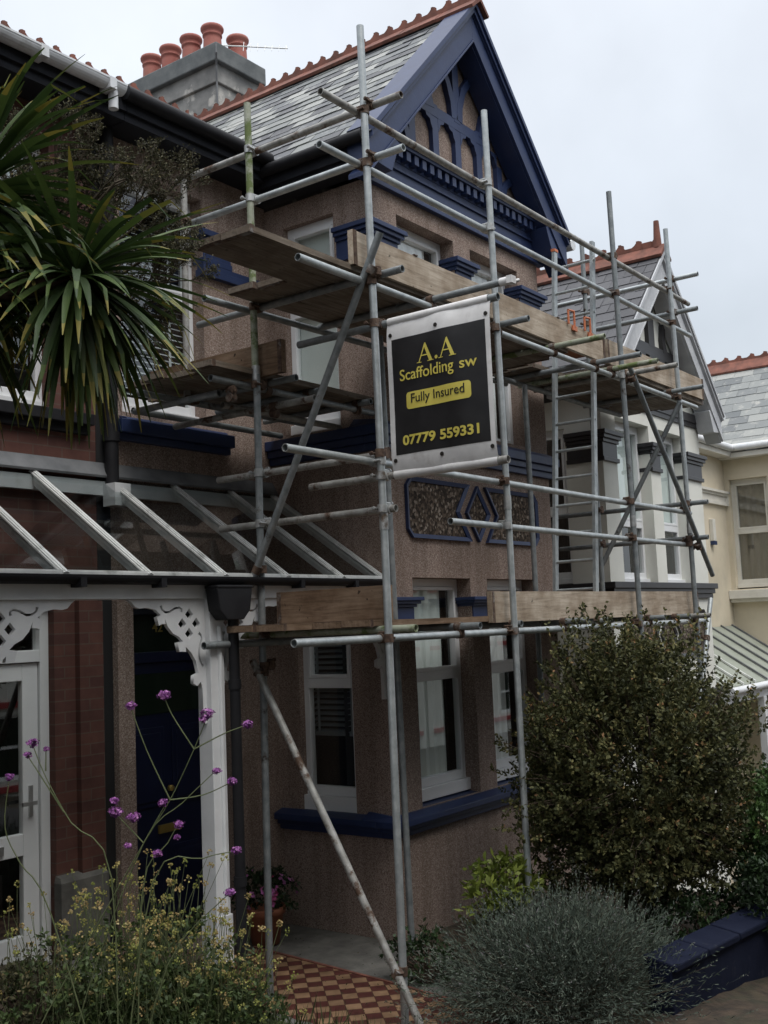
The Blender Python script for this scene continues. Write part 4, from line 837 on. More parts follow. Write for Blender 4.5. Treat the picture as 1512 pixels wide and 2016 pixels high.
# ladder
ld = thing('ladder', 'aluminium ladder leaning between the bottom and top scaffold lifts', 'ladder', (3.2, .32, 2.4))
for y in (.135, .52):
    mb = MB(); a = Vector((3.2, y, 2.40)); b = Vector((3.62, y + .01, 5.78)); t_ = (b - a)
    mb.hexa([a + Vector((dx, dy, 0)) for dx, dy in ((-.03, -.014), (.03, -.014), (.03, .014), (-.03, .014))], [b + Vector((dx, dy, 0)) for dx, dy in ((-.03, -.014), (.03, -.014), (.03, .014), (-.03, .014))]); mb.build('stile', 'tube', ld)
for k in range(13):
    t_ = .06 + k * .074; mb = MB(); p = Vector((3.2 + .42 * t_, .12, 2.40 + 3.38 * t_)); mb.tube(p, p + Vector((0, .42, 0)), .014, None, 10); mb.build('rung', 'tube', ld)
mb = MB(); mb.box(3.585, 3.655, .51, .55, 5.775, 5.80); mb.build('end_cap', 'orange', ld)

# ---------------------------------------------------------------- banner hung between two tubes
bn = thing('banner', 'black and white advertising banner with yellow lettering hung between two scaffold tubes', 'banner', (.02, -.44, 3.28))
def bx(u, v): return .016 + .010 * math.sin(u * 5 + 1.2) * math.sin(v * 3.1) + .006 * math.sin(u * 13 + v * 4) * (1 - abs(2 * u - 1)) - .02 * u * (1 - u)
NU, NV = 28, 36; Ya, Yb, Za, Zb = -.065, -.815, 3.275, 4.255
def bp(u, v, dx=0): return (bx(u, v) + .03 * (abs(2 * v - 1) ** 8) - dx, Ya + (Yb - Ya) * u, Za + (Zb - Za) * v)
def sheet(name, u0, u1, v0, v1, dx, m, parent):
    mb = MB(); n, k = max(2, int(NU * (u1 - u0))), max(2, int(NV * (v1 - v0)))
    mb.v = [bp(u0 + (u1 - u0) * i / n, v0 + (v1 - v0) * j / k, dx) for j in range(k + 1) for i in range(n + 1)]
    mb.f = [(j * (n + 1) + i, j * (n + 1) + i + 1, (j + 1) * (n + 1) + i + 1, (j + 1) * (n + 1) + i) for j in range(k) for i in range(n)]
    mb.r = [0] * len(mb.f); mb.sm = [True] * len(mb.f); return mb.build(name, m, parent)
shw = sheet('sheet', 0, 1, 0, 1, 0, 'banner_white', bn); shb = sheet('printed_panel', .05, .958, .128, .868, .0015, 'banner_black', bn)
for (zc_, y0, y1) in ((4.25, -.07, -.80), (3.285, -.07, -.81)):   # sleeves round the tubes
    mb = MB(); mb.tube((o, y0, zc_), (o, y1, zc_), .029, None, 14, 0, False); mb.build('sleeve', 'banner_white', bn)
for u in (.04, .5, .965):
    for v in (.095, .90):
        mb = MB(); p = Vector(bp(u, v, .002)); mb.tube(p, p - Vector((.003, 0, 0)), .013, None, 14); mb.tube(p - Vector((.003, 0, 0)), p - Vector((.0035, 0, 0)), .007, None, 10); mb.build('eyelet', 'eyelet', bn)
def conform(ob, dx):
    me = ob.data; b = world_base(bn); n = len(me.vertices); co = np.zeros(n * 3); me.vertices.foreach_get('co', co); co = co.reshape(-1, 3)
    for i in range(n):
        u = (co[i, 1] + b.y - Ya) / (Yb - Ya); v = (co[i, 2] + b.z - Za) / (Zb - Za); co[i, 0] += bp(u, v, dx)[0] - .0
    me.vertices.foreach_set('co', co.ravel()); me.update()
BU, BN = (0, -1, 0), (-1, 0, 0)
def btext(s, y0, y1, z0, z1, m, off=0, dx=.0055):
    ob = text(s, .08, m, bn, wallmtx((0, 0, 0), BU, BN), off, .0006); me = ob.data; n = len(me.vertices); co = np.zeros(n * 3); me.vertices.foreach_get('co', co); co = co.reshape(-1, 3); b = world_base(bn)
    co[:, 1] += b.y; co[:, 2] += b.z; a0, a1, c0, c1 = co[:, 1].max(), co[:, 1].min(), co[:, 2].min(), co[:, 2].max()
    co[:, 1] = y0 + (co[:, 1] - a0) / (a1 - a0) * (y1 - y0) - b.y; co[:, 2] = z0 + (co[:, 2] - c0) / (c1 - c0) * (z1 - z0) - b.z
    me.vertices.foreach_set('co', co.ravel()); conform(ob, dx); return ob
def bpoly(polys, m, dx, name):
    mb = MB()
    for p in polys: mb.poly([(0, y, z) for y, z in p])
    bm = bmesh.new(); ob = mb.build(name, m, bn); conform(ob, dx); return ob
def serifA(yc, zb, h, w):   # roman capital A with thick right leg
    f = lambda a, b: (yc - (a - .5) * w, zb + b * h)
    def Q(*p): return [f(a, b) for a, b in p]
    return [Q((.10, .03), (.155, .03), (.50, .86), (.47, .98)), Q((.47, .98), (.53, 1.02), (.92, .03), (.72, .03), (.455, .80)), Q((.26, .33), (.66, .33), (.64, .385), (.28, .385)), Q((0, 0), (.27, 0), (.27, .035), (0, .035)), Q((.62, 0), (1.0, 0), (1.0, .035), (.62, .035))]
bpoly(serifA(-.356, 3.945, .118, .128), 'yellow', .0055, 'lettering'); bpoly(serifA(-.522, 3.945, .118, .128), 'yellow', .0057, 'lettering')
bpoly([[(-.440 + .0115 * math.cos(R(a)), 3.958 + .0115 * math.sin(R(a))) for a in range(0, 360, 24)]], 'yellow', .0055, 'lettering')
btext('Scaffolding', -.158, -.565, 3.832, 3.925, 'yellow', .0006); btext('sw', -.605, -.722, 3.857, 3.902, 'yellow', .0006)
def rrect(y0, y1, z0, z1, r_):
    p = []
    for (cy, cz, a0) in ((y1 - r_, z1 - r_, 0), (y0 + r_, z1 - r_, 90), (y0 + r_, z0 + r_, 180), (y1 - r_, z0 + r_, 270)): p += [(cy + r_ * math.cos(R(a0 + k * 15)), cz + r_ * math.sin(R(a0 + k * 15))) for k in range(7)]
    return p
mb = MB(); R0 = rrect(-.675, -.20, 3.672, 3.778, .022); ys_ = sorted({round(p[0], 5) for p in R0} | {-.20 - .475 * k / 14 for k in range(1, 14)})
def lim(y, sgn):
    q = max(0, .022 - min(y + .675, -.20 - y)); dzz = .022 - math.sqrt(max(0, .022 ** 2 - q * q)); return (3.778 - dzz) if sgn > 0 else (3.672 + dzz)
for a_, b_ in zip(ys_, ys_[1:]): mb.quad((0, a_, lim(a_, -1)), (0, b_, lim(b_, -1)), (0, b_, lim(b_, 1)), (0, a_, lim(a_, 1)))
conform(mb.build('caption_box', 'yellow', bn), .0042)
btext('Fully Insured', -.238, -.632, 3.690, 3.765, 'banner_black', .0003, .0068)
btext('07779 559331', -.160, -.715, 3.452, 3.515, 'yellow', .0024)

# ---------------------------------------------------------------- white house beyond, one step down the hill
hW = thing('white_house', 'white rendered house with black trim and grey bargeboards, right of the scaffolded house', 'house', (7.08, 1.07, -1.2))
dz = -1.2; X0w, X1w = 5.58, 8.58
HFW = [(5.95, 6.90, .92, 2.74), (7.20, 8.02, .92, 2.74), (5.95, 6.90, 3.93, 5.80), (7.20, 8.02, 3.93, 5.80)]; HLW = [(-2.0, -1.52, .90, 2.75), (-2.0, -1.52, 3.93, 5.68)]
mb = bay_shell(hW, X0w, X1w, dz, 'white_render', HFW, HLW, 6.0, -3, '', '')
FX(YM).wall(mb, 4.92, X0w, -3, 5.1, [], .1); FX(YM).wall(mb, X1w, 9.6, -3, 5.1, [], .1)
mb.poly([(X0w, YF, 4.8), (X1w, YF, 4.8), (X1w, YF, 5.2), (7.08, YF, 6.65), (X0w, YF, 5.2)]); mb.build('wall', 'white_render', hW)
fWL = FY(X0w)
for (a, b) in ((5.95, 6.90), (7.20, 8.02)):
    window(hW, fF, a, b, 3.93 + dz, 5.80 + dz, .14, transom=4.62 + dz, sillh=.05, blind=('roller', 4.62 + dz, 5.75 + dz, 'blind'))
    window(hW, fF, a, b, .92 + dz, 2.74 + dz, .14, transom=1.93 + dz)
window(hW, fWL, -2.0, -1.52, 3.94 + dz, 5.68 + dz, .08, transom=4.75 + dz, sillh=.06); window(hW, fWL, -2.0, -1.52, .92 + dz, 2.75 + dz, .08, transom=1.9 + dz)
for (zb, zt) in ((2.37 + dz, 2.60 + dz), (5.26 + dz, 5.60 + dz)):
    for (a, b, yb) in ((X0w, 5.93, 1.5), (6.92, 7.18, 1.27), (8.04, X1w, 1.6)):
        mb = MB(); capital(mb, a, b, YF, yb, zb, zt); mb.build('pier_capital', 'black_trim', hW, .004)
for z in (.60, 3.74):
    bay_sill(X0w, X1w, ((z + dz, z + .06 + dz, .035, .1), (z + .06 + dz, z + .12 + dz, .06, .1), (z + .12 + dz, z + .19 + dz, .09, .1)), hW, 'black_trim')
panels(hW, 7.08, 1.25, 3.04 + dz, 3.60 + dz, YF - .002, 'black_trim', 'pebble_dark', .24)
mb = MB(); xc = 7.08
for (z0, z1, oo) in ((4.76, 4.82, .02), (4.82, 4.93, .035)): mb.box(X0w - .03, X1w + .03, YF - oo, YF + .02, z0, z1)
mb.build('gable_band', 'black_trim', hW)
mb = MB()
mb.box(xc - 1.05, xc + 1.05, 1.02, YF + .02, 5.48, 5.62)
for k in range(-3, 4):
    mb.prism([(xc + k * .30 + .15 * math.cos(R(a)) * .62, 1.0215, 5.49 - .13 * math.sin(R(a))) for a in range(0, 181, 20)], (0, .05, 0))
mb.box(xc - .09, xc + .09, 1.018, YF + .02, 5.6, 6.55)
for q in (-1, 1):
    stroke(mb, [(xc + q * .42, 5.6), (xc + q * .38, 5.75), (xc + q * .42, 5.92), (xc + q * .55, 6.02)], [.12, .09, .09, .08], 1.016, YF + .02); mb.box(xc + q * .9 - .06, xc + q * .9 + .06, 1.0185, YF + .02, 5.0, 5.5)
mb.build('timber_framing', 'black_trim', hW)
bargeboards(hW, xc, 6.76, 4.98, 1.74, .83, 'grey_trim')
mb = MB()
for (a, b) in ((5.36, 5.58), (8.58, 8.9)): mb.box(a, b, .9, 1.6, 4.80, 5.0)
mb.build('soffit_box', 'grey_trim', hW, .005)
rf = MB(); up = Vector((1.78, 0, 1.82)).normalized(); nr_ = Vector((-up.z, 0, up.x))
rf.quad((5.30, .79, 4.94), (7.08, .79, 6.76), (7.08, 4.6, 6.76), (5.30, 4.6, 4.94)); rf.quad((8.86, .79, 4.94), (8.86, 4.6, 4.94), (7.08, 4.6, 6.76), (7.08, .79, 6.76))
slates(rf, (5.28, .80, 4.92), (0, 1, 0), up, 15, 13, .26, .19, nr_, .003); slates(rf, (8.88, .80, 4.92), (0, 1, 0), (-up.x, 0, up.z), 3, 13, .26, .19, (up.z, 0, up.x), .003)
rf.quad((4.96, 1.9, 5.08), (10.2, 1.9, 5.08), (10.2, 4.45, 6.8), (4.96, 4.45, 6.8)); rf.quad((4.96, 7, 5.08), (4.96, 4.45, 6.8), (10.2, 4.45, 6.8), (10.2, 7, 5.08))
rf.build('roof', 'slate_dark', hW)
mb = MB(); crest(mb, (xc, .86, 6.83), (xc, 4.4, 6.83), .235, .05, .07, .03)
for q in (-1, 1): mb.hexa([(xc, .76, 6.78), (xc + q * .15, .76, 6.64), (xc + q * .15, 4.4, 6.64), (xc, 4.4, 6.78)], [(xc, .76, 6.84), (xc + q * .165, .76, 6.67), (xc + q * .165, 4.4, 6.67), (xc, 4.4, 6.84)])
mb.tube((xc, .86, 6.80), (xc, .86, 7.14), .052, .032, 12); mb.box(xc - .02, xc + .02, .93, 1.05, 6.8, 6.90)
mb.build('ridge_tiles', 'terracotta', hW)
main_ridge(hW, 5.0, 10.1, -1.2)
mb = MB(); mb.tube((5.24, .85, 4.93), (5.24, 2.0, 4.93), .05, None, 12); mb.build('gutter', 'black', hW)
mb = MB(); mb.tube((8.93, .82, 4.95), (8.93, 2.2, 4.95), .05, None, 12); mb.build('gutter', 'gutter_white', hW)

# ---------------------------------------------------------------- cream house at the far right
hC = thing('cream_house', 'cream rendered house with sash windows and pale slate roof at the far right', 'house', (12.8, 1.07, -2))
fC = FY(12.8); fCm = FX(YM)
mb = MB(); FX(YM).wall(mb, 9.6, 12.8, -3.4, 5.0, [(10.6, 11.5, -1.9, .4)], .15)
FY(12.8).wall(mb, -YM, -.9, -3.4, 5.0, [(-2.12, -1.48, 2.72, 4.56)], .16); mb.quad((12.8, .9, -3.4), (16.5, .9, -3.4), (16.5, .9, 5), (12.8, .9, 5)); mb.quad((16.5, .9, -3.4), (16.5, 7, -3.4), (16.5, 7, 6), (16.5, .9, 6))
mb.build('wall', 'cream', hC)
window(hC, fC, -2.12, -1.48, 2.74, 4.56, .10, transom=3.68, sillh=.06, blind=('net', 2.8, 4.5, 'curtain'), fr='cream_trim', fw=.06)
window(hC, fCm, 10.6, 11.5, -1.9, .4, .1, transom=-.3, blind=('net', -1.8, .3, 'curtain'), fr='cream_trim')
mb = MB(); mb.box(12.62, 12.83, 1.3, YM - .004, 2.56, 2.70); mb.box(12.68, 12.83, 1.3, YM - .004, 2.50, 2.56); mb.build('sill', 'cream_trim', hC, .006)
mb = MB()
for (a, b, oo) in ((4.12, 4.17, .05), (4.17, 4.28, .025), (4.28, 4.32, .05), (4.32, 4.36, .08)): mb.box(9.65, 12.8 - oo, YM - oo, YM + .02, a, b); mb.box(12.8 - oo, 12.83, .8, 1.40, a, b); mb.box(12.8 - oo, 12.83, 2.14, YM - oo, a, b)
mb.build('string_course', 'cream_trim', hC)
mb = MB(); mb.box(9.6, 12.62, 1.98, YM - .003, 4.92, 5.0); mb.box(12.58, 12.79, .8, YM, 4.90, 4.98); mb.build('soffit', 'cream_trim', hC)
mb = MB(); mb.tube((9.6, 1.95, 5.06), (12.56, 1.95, 5.06), .06, None, 12); mb.tube((12.55, .7, 5.06), (12.55, 2.0, 5.06), .06, None, 12); mb.build('gutter', 'gutter_white', hC)
rf = MB(); up = Vector((1.8, 0, 1.75)).normalized(); nr_ = Vector((-up.z, 0, up.x))
slates(rf, (12.55, .6, 5.08), (0, 1, 0), up, 15, 12, .34, .21, nr_, .004); rf.quad((12.55, .6, 5.09), (14.35, .6, 6.83), (14.35, 5.7, 6.83), (12.55, 5.7, 5.09)); rf.quad((16.2, .6, 5.05), (16.2, 5.7, 5.05), (14.35, 5.7, 6.83), (14.35, .6, 6.83))
slates(rf, (10.2, 1.95, 5.08), (1, 0, 0), (0, .83, .558), 11, 14, .30, .2, (0, -.558, .83)); rf.quad((10.2, 1.95, 5.09), (16, 1.95, 5.09), (16, 4.6, 6.87), (10.2, 4.6, 6.87))
rf.build('roof', 'slate_grey', hC)
mb = MB(); crest(mb, (14.35, .6, 6.90), (14.35, 5.6, 6.90), .24, .05, .06, .03); mb.hexa([(14.35, .6, 6.82), (14.17, .6, 6.68), (14.17, 5.6, 6.68), (14.35, 5.6, 6.82)], [(14.35, .6, 6.92), (14.16, .6, 6.71), (14.16, 5.6, 6.71), (14.35, 5.6, 6.92)]); mb.build('ridge_tiles', 'red_trim' if False else 'terracotta', hC)
mb = MB(); mb.box(11.93, 12.05, YM - .07, YM, 3.5, 3.86); a_ = mb.build('alarm_box', 'cream_trim', hC, .01)
mb = MB(); mb.box(11.93, 12.05, YM - .072, YM - .002, 3.44, 3.5); mb.build('alarm_base', 'navy', a_)
cp = thing('sheet_canopy', 'lean-to porch with a dull green ribbed roof in front of the cream house', 'porch', (11, 1.1, -3.2))
mb = MB(); mb.hexa([(8.9, 1.05, 1.34), (12.78, 1.05, 1.34), (12.78, 2.19, 2.10), (8.9, 2.19, 2.10)], [(8.9, 1.05, 1.36), (12.78, 1.05, 1.36), (12.78, 2.19, 2.12), (8.9, 2.19, 2.12)]); mb.build('roof_sheet', 'canopy_roof', cp)
for i in range(8):
    x = 9.0 + i * .52; mb = MB(); mb.hexa([(x - .02, 1.03, 1.362), (x + .02, 1.03, 1.362), (x + .02, 2.19, 2.122), (x - .02, 2.19, 2.122)], [(x - .02, 1.03, 1.39), (x + .02, 1.03, 1.39), (x + .02, 2.19, 2.15), (x - .02, 2.19, 2.15)]); mb.build('rib', 'alu' if i < 3 else 'lead', cp)
mb = MB(); mb.box(8.9, 12.78, 1.05, 1.13, 1.14, 1.30); mb.build('beam', 'white', cp, .005); mb = MB(); mb.tube((8.9, .99, 1.31), (12.78, .99, 1.31), .05, None, 12); mb.build('gutter', 'gutter_white', cp)
for x in (10.45,):
    mb = MB(); mb.box(x - .06, x + .06, 1.04, 1.14, -2.6, 1.14); mb.build('post', 'white', cp, .005)

# ---------------------------------------------------------------- garden wall
gw = thing('garden_wall', 'low navy blue painted garden wall with sloping coping at lower right', 'wall', (1.6, -1.2, 0))
mb = MB(); a = Vector((1.0, -1.165, 0)); b = Vector((4.9, -1.62, 0)); t_ = (b - a).normalized(); n_ = Vector((t_.y, -t_.x, 0))
def wb(o0, o1, z0, z1, e_=0):
    A, B = a - t_ * e_, b; za, zb_ = .02, -.10
    mb.hexa([(*(A + n_ * o0).xy, z0[0]), (*(B + n_ * o0).xy, z0[1]), (*(B + n_ * o1).xy, z0[1]), (*(A + n_ * o1).xy, z0[0])], [(*(A + n_ * o0).xy, z1[0]), (*(B + n_ * o0).xy, z1[1]), (*(B + n_ * o1).xy, z1[1]), (*(A + n_ * o1).xy, z1[0])])
wb(.09, -.07, (-.6, -.9), (.25, .19)); mb.build('wall_body', 'wall_blue', gw, .01)
for k in range(9):
    mb = MB(); L_ = (b - a).length / 9; A = a + t_ * (L_ * k + .004); B = a + t_ * (L_ * (k + 1) - .004); z0 = .252 - .06 * k / 9; j = random.uniform(-.006, .006)
    mb.hexa([(*(A + n_ * .118).xy, z0 - .02 + j), (*(B + n_ * .118).xy, z0 - .027 + j), (*(B - n_ * .1).xy, z0 - .007 + j), (*(A - n_ * .1).xy, z0 + j)], [(*(A + n_ * .118).xy, z0 + .03 + j), (*(B + n_ * .118).xy, z0 + .023 + j), (*(B - n_ * .1).xy, z0 + .053 + j), (*(A - n_ * .1).xy, z0 + .06 + j)]); mb.build('coping_stone', 'wall_blue', gw, .012)
rk = thing('bed_kerb', 'rough concrete kerb edging the flower bed beside the chequered path', 'kerb', (-.9, .3, 0))
for i, (p, s_) in enumerate((((-.80, .62), (.34, .30, .26)), ((-.86, .25), (.36, .30, .30)), ((-.93, -.12), (.36, .32, .31)), ((-1.0, -.5), (.38, .32, .33)), ((-1.06, -.9), (.38, .32, .36)))):
    bm = bmesh.new(); bmesh.ops.create_icosphere(bm, subdivisions=4, radius=1)
    for v in bm.verts:
        c = v.co.copy(); c = Vector([math.copysign(abs(q) ** .55, q) for q in c]); nn = math.sin(c.x * 5 + i) * math.cos(c.y * 7 + i * 2) * .06 + math.sin(c.z * 9 + c.x * 11) * .03
        v.co = Vector((c.x * s_[0] / 2, c.y * s_[1] * .8, c.z * s_[2] * .8)) * (1 + nn) + Vector((p[0] - rk.location.x, p[1] - rk.location.y, .02))
    me = bpy.data.meshes.new('kerb_stone'); bm.to_mesh(me); bm.free(); me.polygons.foreach_set('use_smooth', [True] * len(me.polygons)); me.materials.append(M['concrete']); ob = bpy.data.objects.new('kerb_stone', me); COL.objects.link(ob); ob.parent = rk

# aerial on the chimney
ae = thing('tv_aerial', 'thin television aerial fixed to the chimney stack, pointing right', 'aerial', (3.72, 4.5, 9.2))
mb = MB(); mb.chain([(3.45, 4.75, 9.20), (3.50, 4.72, 9.31)], .012, .012, 6); mb.tube((3.45, 4.75, 9.29), (4.03, 4.06, 9.24), .008, None, 6); mb.build('boom', 'alu', ae)
mb = MB()
for k in range(7):
    t_ = .42 + k * .093; p = Vector((3.45, 4.75, 9.29)).lerp(Vector((4.03, 4.06, 9.24)), t_); dd = Vector((.03, .02, .075 - .004 * k)); mb.tube(p - dd, p + dd, .004, None, 5)
mb.build('elements', 'alu', ae)

# ---------------------------------------------------------------- plants
def dirs(n, up=.0):
    a = rng.normal(size=(n, 3)); a[:, 2] += up; return unit(a)
def sprig_leaves(roots, tips, per, ln, wd, spread, jit=.012):
    """leaves set along straight sprigs"""
    n = len(roots); t_ = np.tile(np.linspace(.1, 1.0, per), n); k = np.repeat(np.arange(n), per)
    ax = tips - roots; P = roots[k] + ax[k] * t_[:, None] + rng.normal(0, jit, (n * per, 3)) * .5
    dd = unit(unit(ax)[k] * (1 - spread) + dirs(n * per) * spread)
    l = ln * rng.uniform(.7, 1.25, n * per); D = dd * l[:, None]; Wv = perp(dd) * (wd * rng.uniform(.75, 1.2, n * per) * .5)[:, None]
    return P, D, Wv
# big shrub in front of the right-hand bay
sh = thing('big_shrub', 'large rounded dark olive shrub with brown stems in front of the scaffold', 'shrub', (2.5, -.45, -.02))
mb = MB(); cs = np.array([2.45, -.46, 1.18])
for k in range(7):
    a = k * .9; p0 = Vector((2.5 + .07 * math.cos(a), -.45 + .07 * math.sin(a), -.05)); p1 = p0 + Vector((.18 * math.cos(a), .18 * math.sin(a), .55)); p2 = p1 + Vector((.30 * math.cos(a + .4), .30 * math.sin(a + .4), .6)); p3 = p2 + Vector((.18 * math.cos(a - .3), .18 * math.sin(a - .3), .55))
    mb.chain([p0, p0.lerp(p1, .5) + Vector((random.uniform(-.03, .03), random.uniform(-.03, .03), 0)), p1, p2, p3], .032, .006, 7)
mb.build('stems', 'bark', sh)
nC = 300; cd = unit(rng.normal(size=(nC, 3))); rad = rng.uniform(.55, 1.0, nC)
env = np.array([.80, .74, .98]); lump = 1 + .10 * np.sin(cd[:, 0] * 5.2 + 1) * np.cos(cd[:, 2] * 4.3) + .08 * np.sin(cd[:, 1] * 7 + cd[:, 2] * 3)
cen = cs + cd * env * (rad * lump)[:, None]
cen[:, 2] = np.where(cen[:, 2] < .62, .62 + (cen[:, 2] - .62) * .35, cen[:, 2]); wx = cen[:, 2] < .8; cen[wx, 0] = cs[0] + (cen[wx, 0] - cs[0]) * 1.02
per_c = 26; kk = np.repeat(np.arange(nC), per_c); n = nC * per_c
rt = cen[kk] + rng.normal(0, .125, (n, 3)); outd = unit((rt - cs) / env); tp = rt + unit(outd * .7 + np.array([0, 0, .55]) + rng.normal(0, .35, (n, 3))) * rng.uniform(.07, .17, n)[:, None]
# long upright shoots at the top
m_ = 70; r2 = cs + np.stack([rng.uniform(-.6, .6, m_), rng.uniform(-.5, .5, m_), rng.uniform(.75, .95, m_)], 1); t2 = r2 + np.stack([rng.normal(0, .04, m_), rng.normal(0, .04, m_), rng.uniform(.12, .36, m_)], 1)
rt = np.concatenate([rt, r2]); tp = np.concatenate([tp, t2])
P_, D_, W_ = sprig_leaves(rt, tp, 15, .034, .021, .62)
tone = np.concatenate([np.repeat(np.clip(rng.normal(.46, .17, nC), .05, .9), per_c), np.full(m_, .7)]); rr = np.clip(np.repeat(tone, 15) + rng.normal(0, .17, len(P_)), 0, 1)
quads('foliage', P_, D_, W_, rr, 'bush', sh)
mb = MB()
for k in range(0, n, 4): mb.tube(rt[k] - (rt[k] - cs) * .25, tp[k], .0035, .0015, 3, 0, False)
tag(mb.build('twigs', 'bark', sh), kind='stuff')
# small broadleaf shrubs at the right edge
def leafy(name, label, cat, c, env, n, ln, wd, m, group=None, stems=True, up=.5, tone=.5):
    t_ = thing(name, label, cat, (c[0], c[1], float(gz(c[0], c[1]))), group); c = np.array(c); d_ = unit(rng.normal(size=(n, 3))); rt = c + d_ * np.array(env) * rng.uniform(.35, 1, n)[:, None] ** .6
    tp = rt + unit(d_ * .6 + np.array([0, 0, up]) + rng.normal(0, .4, (n, 3))) * .12
    P, D, Wv = sprig_leaves(rt, tp, 12, ln, wd, .65); quads('foliage', P, D, Wv, np.clip(np.repeat(rng.normal(tone, .18, n), 12) + rng.normal(0, .15, n * 12), 0, 1), m, t_)
    mb = MB(); b0 = Vector((c[0], c[1], float(gz(c[0], c[1])) - .02))
    for k in range(0, n, max(1, n // 40)): mb.chain([b0 + Vector((random.uniform(-.05, .05), random.uniform(-.05, .05), 0)), b0.lerp(Vector(rt[k]), .5) + Vector((0, 0, .05)), Vector(rt[k])], .010, .003, 4)
    mb.build('stems', 'bark', t_); return t_
leafy('leafy_shrub', 'bright green leafy shrub at the right edge, beside the cream house porch', 'shrub', (3.25, -1.30, .62), (.50, .42, .50), 700, .05, .028, 'bush_bright', tone=.75)
leafy('leafy_shrub', 'dark glossy shrub spilling over the blue garden wall', 'shrub', (2.75, -1.48, .34), (.50, .34, .34), 620, .045, .022, 'bush_green', tone=.35)
leafy('low_plant', 'small yellow-green leafy plant behind the grey lavender bush', 'plant', (1.42, .14, .46), (.32, .2, .16), 80, .07, .026, 'choisya', up=.8)
leafy('low_plant', 'dark ground plant between the scaffold pole foot and the lavender', 'plant', (.78, .38, .10), (.20, .22, .14), 90, .04, .02, 'bush_green')
leafy('low_plant', 'dark low plants behind the blue garden wall, below the big shrub', 'plant', (2.35, -.95, .16), (.85, .22, .20), 260, .045, .02, 'bush_green')
leafy('low_plant', 'dark low plants under the big shrub beside the bay wall', 'plant', (2.4, .45, .10), (.8, .3, .16), 160, .045, .02, 'bush')
# lavender
lv = thing('lavender_bush', 'wide grey-green lavender bush beside the chequered path', 'shrub', (.74, -.60, 0))
nL = 4200; a = rng.uniform(0, 2 * np.pi, nL); el = rng.uniform(.10, 1.45, nL) ; q = rng.uniform(.55, 1, nL)
dv = np.stack([np.cos(a) * np.cos(el), np.sin(a) * np.cos(el), np.sin(el)], 1); b0 = np.array([.77, -.63, .02]) + np.stack([rng.normal(0, .16, nL), rng.normal(0, .14, nL), np.zeros(nL)], 1)
tp = b0 + dv * np.array([.96, .66, .57]) * (.55 + .5 * q)[:, None] + rng.normal(0, .02, (nL, 3)); tp[:, 2] = np.maximum(tp[:, 2], .05)
rt = b0 + (tp - b0) * .35
P1, D1, W1 = sprig_leaves(rt, tp, 13, .042, .0065, .42, .01); k_ = rng.integers(0, nL, 620); ext = tp[k_] + unit(dv[k_] + np.array([0, 0, .3])) * rng.uniform(.06, .17, 620)[:, None]
sk = ext - tp[k_]; quads('foliage', P1, D1, W1, np.clip(rng.normal(.5, .2, len(P1)), 0, 1), 'lavender', lv)
pk = 6; t_ = np.tile(np.linspace(.6, 1.0, pk), 620); kk = np.repeat(np.arange(620), pk); P2 = tp[k_][kk] + sk[kk] * t_[:, None]; D2 = unit(sk[kk] + rng.normal(0, .08, (620 * pk, 3))) * .016; W2 = perp(D2) * .0045
P3 = tp[k_]; D3 = sk; W3 = perp(sk) * .0011
quads('flower_spikes', np.concatenate([P2, P3]), np.concatenate([D2, D3]), np.concatenate([W2, W3]), np.concatenate([rng.uniform(.6, 1, len(P2)), np.full(620, .5)]), 'lavender', lv)
mb = MB()
for k in range(0, nL, 7): mb.tube(b0[k], tp[k], .003, .0012, 3, 0, False)
mb.build('stems', 'twigbark', lv)
